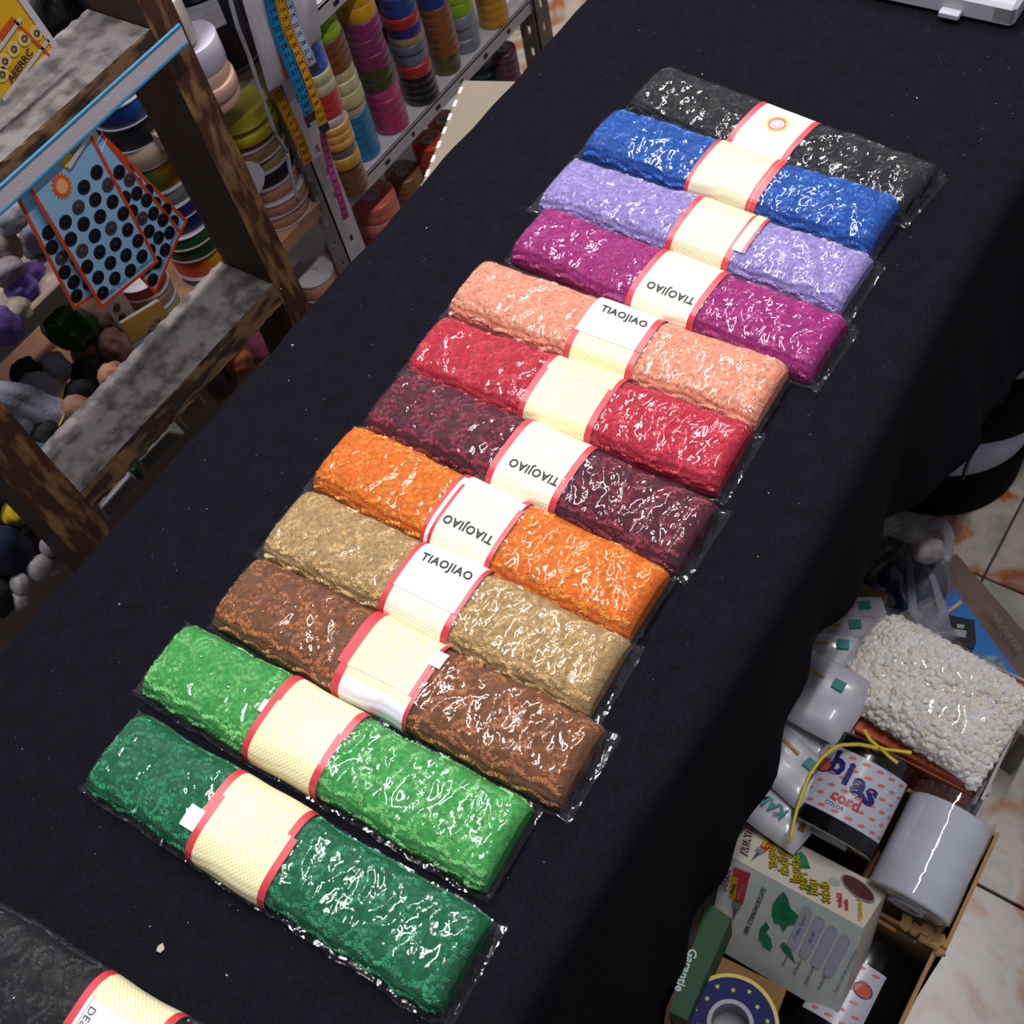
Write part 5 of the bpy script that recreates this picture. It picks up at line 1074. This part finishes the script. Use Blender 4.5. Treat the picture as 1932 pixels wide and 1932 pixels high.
# white box standing behind the orange one
open_box('white_box', 'thin walled white box beside the orange box on the marble floor', (.4835), .640, -.012, .160, dict(x=.05, X=.27, y=.292, Y=.27), th=.003, m=mat('white_board', (178, 170, 174), .5), me=mat('white_board', (178, 170, 174), .5), sides='xXyY')
bag = thing('bead_bag', 'clear plastic bag full of small white beads on the orange box', 'bag', (.556, .076, .300), -.12)
BEAD = mat('white_bead', (246, 243, 238), .4, sss=.1); BEAD2 = mat('cream_bead', (240, 230, 212), .4)
V2 = []; rB = np.random.default_rng(5); b = MB(); 
def bagh(x, y): return .046 * max(0, 1 - (abs(x) / .063) ** 3.2) ** .5 * max(0, 1 - (abs(y) / .088) ** 3.2) ** .5 * (1 - .22 * math.exp(-((x * .9 + y * .35 + .004) / .008) ** 2))
for k in range(2300):
    x, y = rB.uniform(-.060, .060), rB.uniform(-.084, .084); h = bagh(x, y)
    if h < .008: continue
    z = h - abs(rB.normal(0, .0035)) - .003; r_ = rB.uniform(.0034, .0058); ax = rB.normal(size=3); R3 = frame(ax, rB.normal(size=3)); ty = rB.random()
    if ty < .6: b.lathe([(r_ * .35, -r_ * .5), (r_ * .9, -r_ * .5), (r_, -r_ * .2), (r_, r_ * .2), (r_ * .9, r_ * .5), (r_ * .35, r_ * .5), (r_ * .35, -r_ * .5)], 9, int(rB.random() < .3), (x, y, z), R3)
    else: b.box((x, y, z), (r_ * 1.7, r_ * 1.2, r_ * 1.2), int(rB.random() < .3), ch=r_ * .3, R=R3)
G = []
for i in range(30):
    G.append([(-.061 + .122 * i / 29, -.086 + .172 * j / 29, max(.0005, bagh(-.061 + .122 * i / 29, -.086 + .172 * j / 29) - .0045)) for j in range(30)])
b.grid(G)
tag(b.build('beads', [BEAD, BEAD2], bag), kind='stuff')
fm = film_mat('bag_film', haze=.05, bump=.3, scale=45, gl=1.0); P = []
for i in range(46):
    row = []
    for j in range(50):
        x = -.065 + .130 * i / 45; y = -.090 + .180 * j / 49; row.append((x * 1.02, y * 1.02, max(.0008, bagh(x * .96, y * .96) + .0045 + .003 * (1 - abs(mn.noise(Vector((x * 42, y * 42, 2)))) * 2.2))))
    P.append(row)
b = MB(); b.grid(P); P2 = []
for j in range(40):            # gathered neck of the bag towards the far side
    v = j / 39; a = v * 2 * PI; P2.append([(.045 + .035 * q, .050 + (.020 * (1 - .55 * q) + .004 * math.sin(a * 5)) * math.cos(a) - .01 * q, .030 + .020 * q + (.014 * (1 - .4 * q) + .003 * math.sin(a * 4)) * math.sin(a)) for q in np.linspace(0, 1, 10)])
b.grid(P2); b.build('bag_film', fm, bag, True)

# --- blue blister card with a black gadget
BT = mat('clear_tray', (120, 104, 92), .15, bump=.5, bscale=30, alpha=.75, spec=.8); P = np.array([at(1772, 1090, .13), at(1808, 1060, .13), at(1990, 1270, .13), at(1940, 1380, .13), at(1716, 1215, .13)]); c0 = P.mean(0); c0[2] = .13; Q = P - c0
t = thing('blister_pack', 'blue card in a clear blister tray with a black gadget', 'pack', c0); n = 5; b = MB(); v = np.vstack([Q * 1.05 - [0, 0, .13 - .001], Q * 1.12]); b.add(v, [tuple(range(n)), tuple(range(n, 2 * n))[::-1]] + [(i, (i + 1) % n, n + (i + 1) % n, n + i) for i in range(n)]); b.build('tray', mat('tray_brown', (112, 92, 80), .3, bump=.5, bscale=30, var=.5, vscale=12, col2=(70, 56, 48)), t)
CBL = mat('card_cyan_blue', (4, 106, 184), .4); B1 = np.array([at(1798, 1108, .135), at(1922, 1275, .135), at(1898, 1290, .135), at(1720, 1225, .135)]) - c0; b = MB(); b.hexa([*(B1 - [0, 0, .0015])[::-1], *B1[::-1]]); b.build('blue_card', CBL, t)
def tri(pts, z, m, nm, th=.0008):
    Pq = np.array([at(a, c, z) for a, c in pts]) - c0; n = len(Pq); b = MB(); v = np.vstack([Pq - [0, 0, th], Pq]); b.add(v, [tuple(range(n)), tuple(range(n, 2 * n))[::-1]] + [(i, (i + 1) % n, n + (i + 1) % n, n + i) for i in range(n)]); return b.build(nm, m, t)
GAD = mat('gadget_black', (20, 20, 24), .3); tri([(1780, 1158), (1838, 1170), (1842, 1212), (1838, 1222), (1815, 1220), (1806, 1232), (1770, 1222)], .150, GAD, 'gadget', .014)
tri([(1794, 1186), (1824, 1190), (1822, 1203), (1792, 1199)], .1515, mat('gadget_label', (150, 156, 158), .4), 'gadget_label'); tri([(1806, 1177), (1820, 1179), (1818, 1186), (1805, 1184)], .1515, mat('gadget_label', (150, 156, 158), .4), 'gadget_label')
tri([(1787, 1152), (1812, 1132), (1816, 1138), (1790, 1156)], .1358, mat('stripe_orange', (206, 150, 110), .5), 'stripe')
pp = at(1872, 1258, .137) - c0; b = MB(); b.lathe([(.0002, 0), (.014, 0), (.015, .0006), (.0125, .0012), (.0002, .0012)], 30, c=pp); b.build('round_sticker', mat('sticker_pale', (140, 176, 186), .4, var=.8, vscale=90, col2=(30, 50, 54)), t)
b = MB(); d_ = at(1900, 1200, .137) - at(1850, 1130, .137); put_text(b, 'SUPER CUTTER', .010, at(1893, 1185, .1475) - c0, d_, np.cross((0, 0, 1), d_), lift=.0006); b.build('lettering', mat('emboss_grey', (130, 116, 108), .3), t)

# --- grey-blue carrier bag with handles
def blob(name, label, c, r, m, cat='bag', sq=(1, 1, 1), amp=.25, fr=2.2, part='bag', n=30, th=None):
    t = thing(name, label, cat, c); P = []
    for i in range(n):
        ph = PI * i / (n - 1); row = []
        for j in range(n + 8):
            a = 2 * PI * j / (n + 8); d = Vector((math.sin(ph) * math.cos(a), math.sin(ph) * math.sin(a), math.cos(ph))); k = 1 + amp * mn.noise(d * fr + Vector((c[0] * 9, 0, 3))) + .08 * mn.noise(d * fr * 3.4)
            row.append((d.x * r * sq[0] * k, d.y * r * sq[1] * k, d.z * r * sq[2] * k))
        P.append(row)
    b = MB(); b.grid(P, closed=True); b.build(part, m, t, True); return t
cbp_ = at(1702, 1110, .15); CB = mat('carrier_contents', (18, 38, 66), .4, bump=.8, bscale=26, var=.6, vscale=30, col2=(10, 16, 28)); t = blob('carrier_bag', 'translucent carrier bag with dark blue contents and looped handles beside the skirt', (cbp_[0], cbp_[1] + .01, .10), .098, CB, sq=(.74, .68, .98), part='contents')
bo = np.array([cbp_[0], cbp_[1] + .01, .10]); cf = film_mat('carrier_film', haze=.06, bump=.25, scale=38, gl=.7, tint=(.9, .93, .96)); P = []
for i in range(40):
    ph = PI * i / 39; row = []
    for j in range(46):
        a = 2 * PI * j / 46; d = Vector((math.sin(ph) * math.cos(a), math.sin(ph) * math.sin(a), math.cos(ph))); k = 1.06 + .25 * mn.noise(d * 2.2 + Vector((bo[0] * 9, 0, 3))) + .05 * abs(mn.noise(d * 9)); z = d.z * .094 * .85 * k * (1.35 if d.z > 0 else 1); row.append((d.x * .094 * .76 * k + .03 * max(d.z, 0), d.y * .094 * .72 * k, z))
    P.append(row)
b = MB(); b.grid(P, closed=True); b.build('bag_film', cf, t, True)
HF = mat('handle_film', (150, 150, 164), .3, bump=.5, bscale=50, alpha=.5)
for pts in ([(1745, 1180), (1722, 1150), (1716, 1070), (1724, 1020), (1748, 995), (1778, 985), (1792, 1010), (1786, 1060)], [(1785, 1200), (1778, 1150), (1760, 1090), (1735, 1050), (1720, 1060)]):
    Pq = np.array([at(a, c, .19) for a, c in pts]) - bo; q = np.linspace(0, len(Pq) - 1, 30); Pq = np.stack([np.interp(q, np.arange(len(Pq)), Pq[:, i]) for i in range(3)], 1); b = MB(); w = .010 + .004 * np.cos(q * 1.2); b.tube(Pq, w * .55, 8, flat=.25); b.build('handle', HF, t, True)
Pq = np.array([at(1745, 1130, .16), at(1760, 1170, .19), at(1776, 1205, .21)]) - bo; b = MB(); b.tube(np.stack([np.interp(np.linspace(0, 2, 12), [0, 1, 2], Pq[:, i]) for i in range(3)], 1), np.linspace(.012, .020, 12), 14, flat=.4); b.build('gathered_film', HF, t, True)
hank('striped_pouch', 'small white and red striped pouch inside the top of the carrier bag', (1735, 1040), (1770, 1040), .155, .016, (176, 164, 166), 'pouch', lumps=.4)

# --- white padded packs with green print, piled against the skirt
PKM = mat('pack_white', (186, 184, 194), .35, bump=.5, bscale=26, coat=.3); TEAL = mat('print_teal', (20, 128, 120), .5); OCH = mat('print_ochre', (178, 140, 50), .5)
def pillow(label, px, py, z, lx, ly, h, rz, word=True, part=1):
    c = at(px - 22, py - 6, z + h / 2); ly *= .86; t = thing('tissue_pack', label, 'pack', (c[0], c[1], z), rz, 'white printed packs against the skirt'); n = 18; G = np.zeros((n, n, 3)); G2 = G.copy(); sd = rng.uniform(0, 40)
    for i in range(n):
        for j in range(n):
            u, v = -1 + 2 * i / (n - 1), -1 + 2 * j / (n - 1); e = max(0, 1 - abs(u) ** 5) ** .5 * max(0, 1 - abs(v) ** 4) ** .5; nz = 1 + .22 * mn.noise(Vector((u * 1.6, v * 1.6, sd)))
            x, y = u * lx / 2 * (1 - .03 * v * v), v * ly / 2 * (1 - .04 * u * u); G[i, j] = (x, y, h / 2 + h / 2 * e * nz); G2[i, j] = (x, y, h / 2 - h / 2 * e * .9)
    b = MB(); b.grid(G); b.grid(G2[::-1]); b.build('wrapper', PKM, t, True)
    zt = h * 1.06
    if word:
        b = MB(); put_text(b, 'KAMLFA', .0165, (-.012, .004, zt), (0, -1, 0) if part > 0 else (0, 1, 0), (1, 0, 0) if part > 0 else (-1, 0, 0), lift=.0035, bold=.0005, shear=.2); b.build('lettering', TEAL, t)
    b = MB(); b.box((.012, -.022, zt + .0008), (.011, .013, .0008)); b.build('teal_print', TEAL, t); b = MB(); b.box((.012, .006, zt + .0008), (.003, .024, .0008)); b.build('ochre_print', OCH, t)
    return t
pk = [('lowest white printed pack next to the glue carton', 1436, 1530, .215, .070, .125, .030, -.25, True, -1), ('white printed pack lettered KAMLFA, right of the cardboard edge', 1478, 1510, .262, .075, .125, .032, -.15, True, -1), ('white pack topmost of the pile nearest the glue carton', 1505, 1445, .288, .060, .115, .028, -.3, False, 1),
      ('white pack at the bottom of the middle pile', 1512, 1415, .215, .080, .125, .030, -.1, False, 1), ('white pack second in the middle pile', 1524, 1390, .246, .080, .125, .030, -.08, False, 1), ('white pack third in the middle pile', 1536, 1360, .277, .080, .125, .030, -.06, True, 1), ('big glossy white pack on top of the middle pile', 1556, 1310, .308, .085, .125, .034, -.05, False, 1),
      ('white pack lettered KAMLFA leaning below the carrier bag', 1598, 1215, .255, .060, .110, .028, .55, True, 1), ('white pack tucked beside the bead bag', 1572, 1250, .285, .060, .105, .028, .45, False, 1), ('white pack farthest along the skirt, below the carrier bag', 1618, 1180, .225, .060, .110, .028, .60, True, 1)]
for a in pk: pillow(*a)
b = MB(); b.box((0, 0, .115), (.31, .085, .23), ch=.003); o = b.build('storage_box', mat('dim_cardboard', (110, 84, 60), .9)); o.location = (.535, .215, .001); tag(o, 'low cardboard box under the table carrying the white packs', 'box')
# thin bamboo slat and yellow ribbon tie
P = np.array([at(1500, 1565, .29), at(1516, 1570, .29), at(1572, 1420, .30), at(1556, 1418, .30)]); c0 = P.mean(0); Q = P - c0; b = MB(); b.hexa([*(Q - [0, 0, .05]), *Q]); o = b.build('cardboard_divider', mat('divider_brown', (140, 104, 66), .8, bump=.8, bscale=60, var=.6, vscale=50, col2=(100, 72, 46), stretch=(.2, 1, 1))); o.location = c0; tag(o, 'upright brown cardboard divider left of the black bias spool', 'cardboard')
YR = mat('yellow_ribbon_tie', (206, 186, 20), .4); t = thing('yellow_ribbon', 'thin yellow ribbon tied in a knot above the black bias spool', 'ribbon', at(1662, 1412, .352))
kn = at(1662, 1412, .352)
for pts, zz in (([(1490, 1590), (1500, 1540), (1512, 1500), (1528, 1460), (1552, 1428), (1580, 1406), (1620, 1404), (1662, 1412)], .335), ([(1662, 1412), (1690, 1416), (1720, 1420)], .352), ([(1662, 1412), (1676, 1426), (1694, 1440)], .352), ([(1662, 1412), (1642, 1396), (1630, 1377)], .352)):
    n = len(pts); Pq = np.array([at(a, c, zz + (.017 * i / (n - 1) if zz < .34 else 0)) for i, (a, c) in enumerate(pts)]) - kn; q = np.linspace(0, n - 1, 24); Pq = np.stack([np.interp(q, np.arange(n), Pq[:, i]) for i in range(3)], 1); b = MB(); b.tube(Pq, np.linspace(.0016, .0022, 24), 8, flat=.5); b.build('ribbon_strand', YR, t, True)
b = MB(); b.lathe([(.0002, -.003), (.0022, -.002), (.003, 0), (.0022, .002), (.0002, .003)], 12); b.build('knot', YR, t, True)
# little white bits left of the white box wall
for lab, a, c, r_ in (('small white plug in the corner of the white box', 1848, 1485, .012), ('folded white paper wedge behind the white thread spool', 1822, 1500, .014)):
    p = at(a, c, .22); b = MB(); b.box((0, 0, 0), (r_ * 1.4, r_ * 2, r_), ch=r_ * .25, R=frame((1, .4, 0), (.2, 0, 1))); o = b.build('white_plug', mat('plug_white', (190, 188, 190), .5)); o.location = p; tag(o, lab, 'plug')

# --- big black and white webbing rolls on the floor at the right
def webroll(label, x, y, z, R_, h, c, m=None):
    t = thing('webbing_roll', label, 'webbing roll', (x, y, z), 0, 'webbing rolls stacked on the floor'); b = MB(); prof = [(R_ * .3, 0), (R_ * .97, 0), (R_, .003), (R_ * 1.005, h / 2), (R_, h - .003), (R_ * .97, h), (R_ * .3, h)]; b.lathe(prof, 64); b.build('webbing', m or mat('web_%d' % c[0], c, .9, spec=.08, bump=.4, bscale=300, stretch=(1, 1, 1)), t, True)
    b = MB(); b.lathe([(R_ * .3, .001), (R_ * .3, h + .001), (R_ * .22, h + .001), (R_ * .22, .001), (R_ * .3, .001)], 30); b.build('core', CARD, t); return t
BKW, WHW = (7, 7, 9), (176, 180, 198)
webroll('black webbing roll lying lowest on the marble floor', 1.075, .252, .001, .125, .088, BKW); webroll('white webbing roll between two black ones', 1.080, .252, .091, .122, .068, WHW)
webroll('black webbing roll above the lower white one', 1.10, .240, .161, .130, .095, BKW); webroll('white webbing roll uppermost in view at the right frame edge', 1.125, .232, .258, .120, .080, (160, 164, 180)); webroll('black webbing roll topmost of the floor stack', 1.12, .240, .340, .125, .07, BKW)
b = MB(); b.tube([aty(1838, 845, .150), aty(1826, 872, .150), aty(1815, 905, .150)], .0022, 8); o = b.build('black_strap', mat('strap_black', (14, 16, 24), .4), smooth=True); tag(o, 'thin black strap hanging over the lower white webbing roll', 'strap')

# ================================================================== TOP RIGHT: WHITE FRAMED TRAY ON THE CLOTH
P0, P1 = at(1414, -53, .753), at(1908, 54, .753)
ux = P0 - P1; ux[2] = 0; WX = np.linalg.norm(ux); ux /= WX; uy = np.array([-ux[1], ux[0], 0]); uy = uy if uy[0] > 0 else -uy
t = thing('framed_tray', 'white framed shallow tray with dark panel at the top right on the cloth', 'tray', (P1[0], P1[1], .7525), R=frame(ux, (0, 0, 1)) if np.cross((0, 0, 1), ux) @ uy > 0 else frame(ux, (0, 0, 1)))
sg = 1 if np.cross((0, 0, 1), ux) @ uy > 0 else -1; FW = mat('frame_white', (176, 176, 186), .4); FD = mat('tray_dark', (40, 30, 32), .5, var=.4, vscale=30)
DY_ = .26
b = MB(); b.box((WX / 2, sg * .011, .011), (WX, .022, .022), ch=.003); b.build('frame_bar', FW, t); b = MB(); b.box((WX / 2, sg * (DY_ - .011), .011), (WX, .022, .022), ch=.003); b.build('frame_bar', FW, t)
b = MB(); b.box((.011, sg * DY_ / 2, .0112), (.024, DY_, .0226), ch=.004); b.build('frame_bar', FW, t); b = MB(); b.box((WX - .011, sg * DY_ / 2, .0112), (.022, DY_, .0226), ch=.004); b.build('frame_bar', FW, t)
b = MB(); b.box((WX / 2, sg * DY_ / 2, .008), (WX - .03, DY_ - .03, .006)); b.build('panel', FD, t)
b = MB(); b.box((WX / 2, sg * .0235, .016), (WX - .045, .003, .008)); b.build('inner_trim', mat('trim_brown', (110, 84, 76), .5), t)
b = MB(); b.box((.058, -sg * .005, .006), (.020, .010, .006), ch=.001); b.build('latch', FW, t)
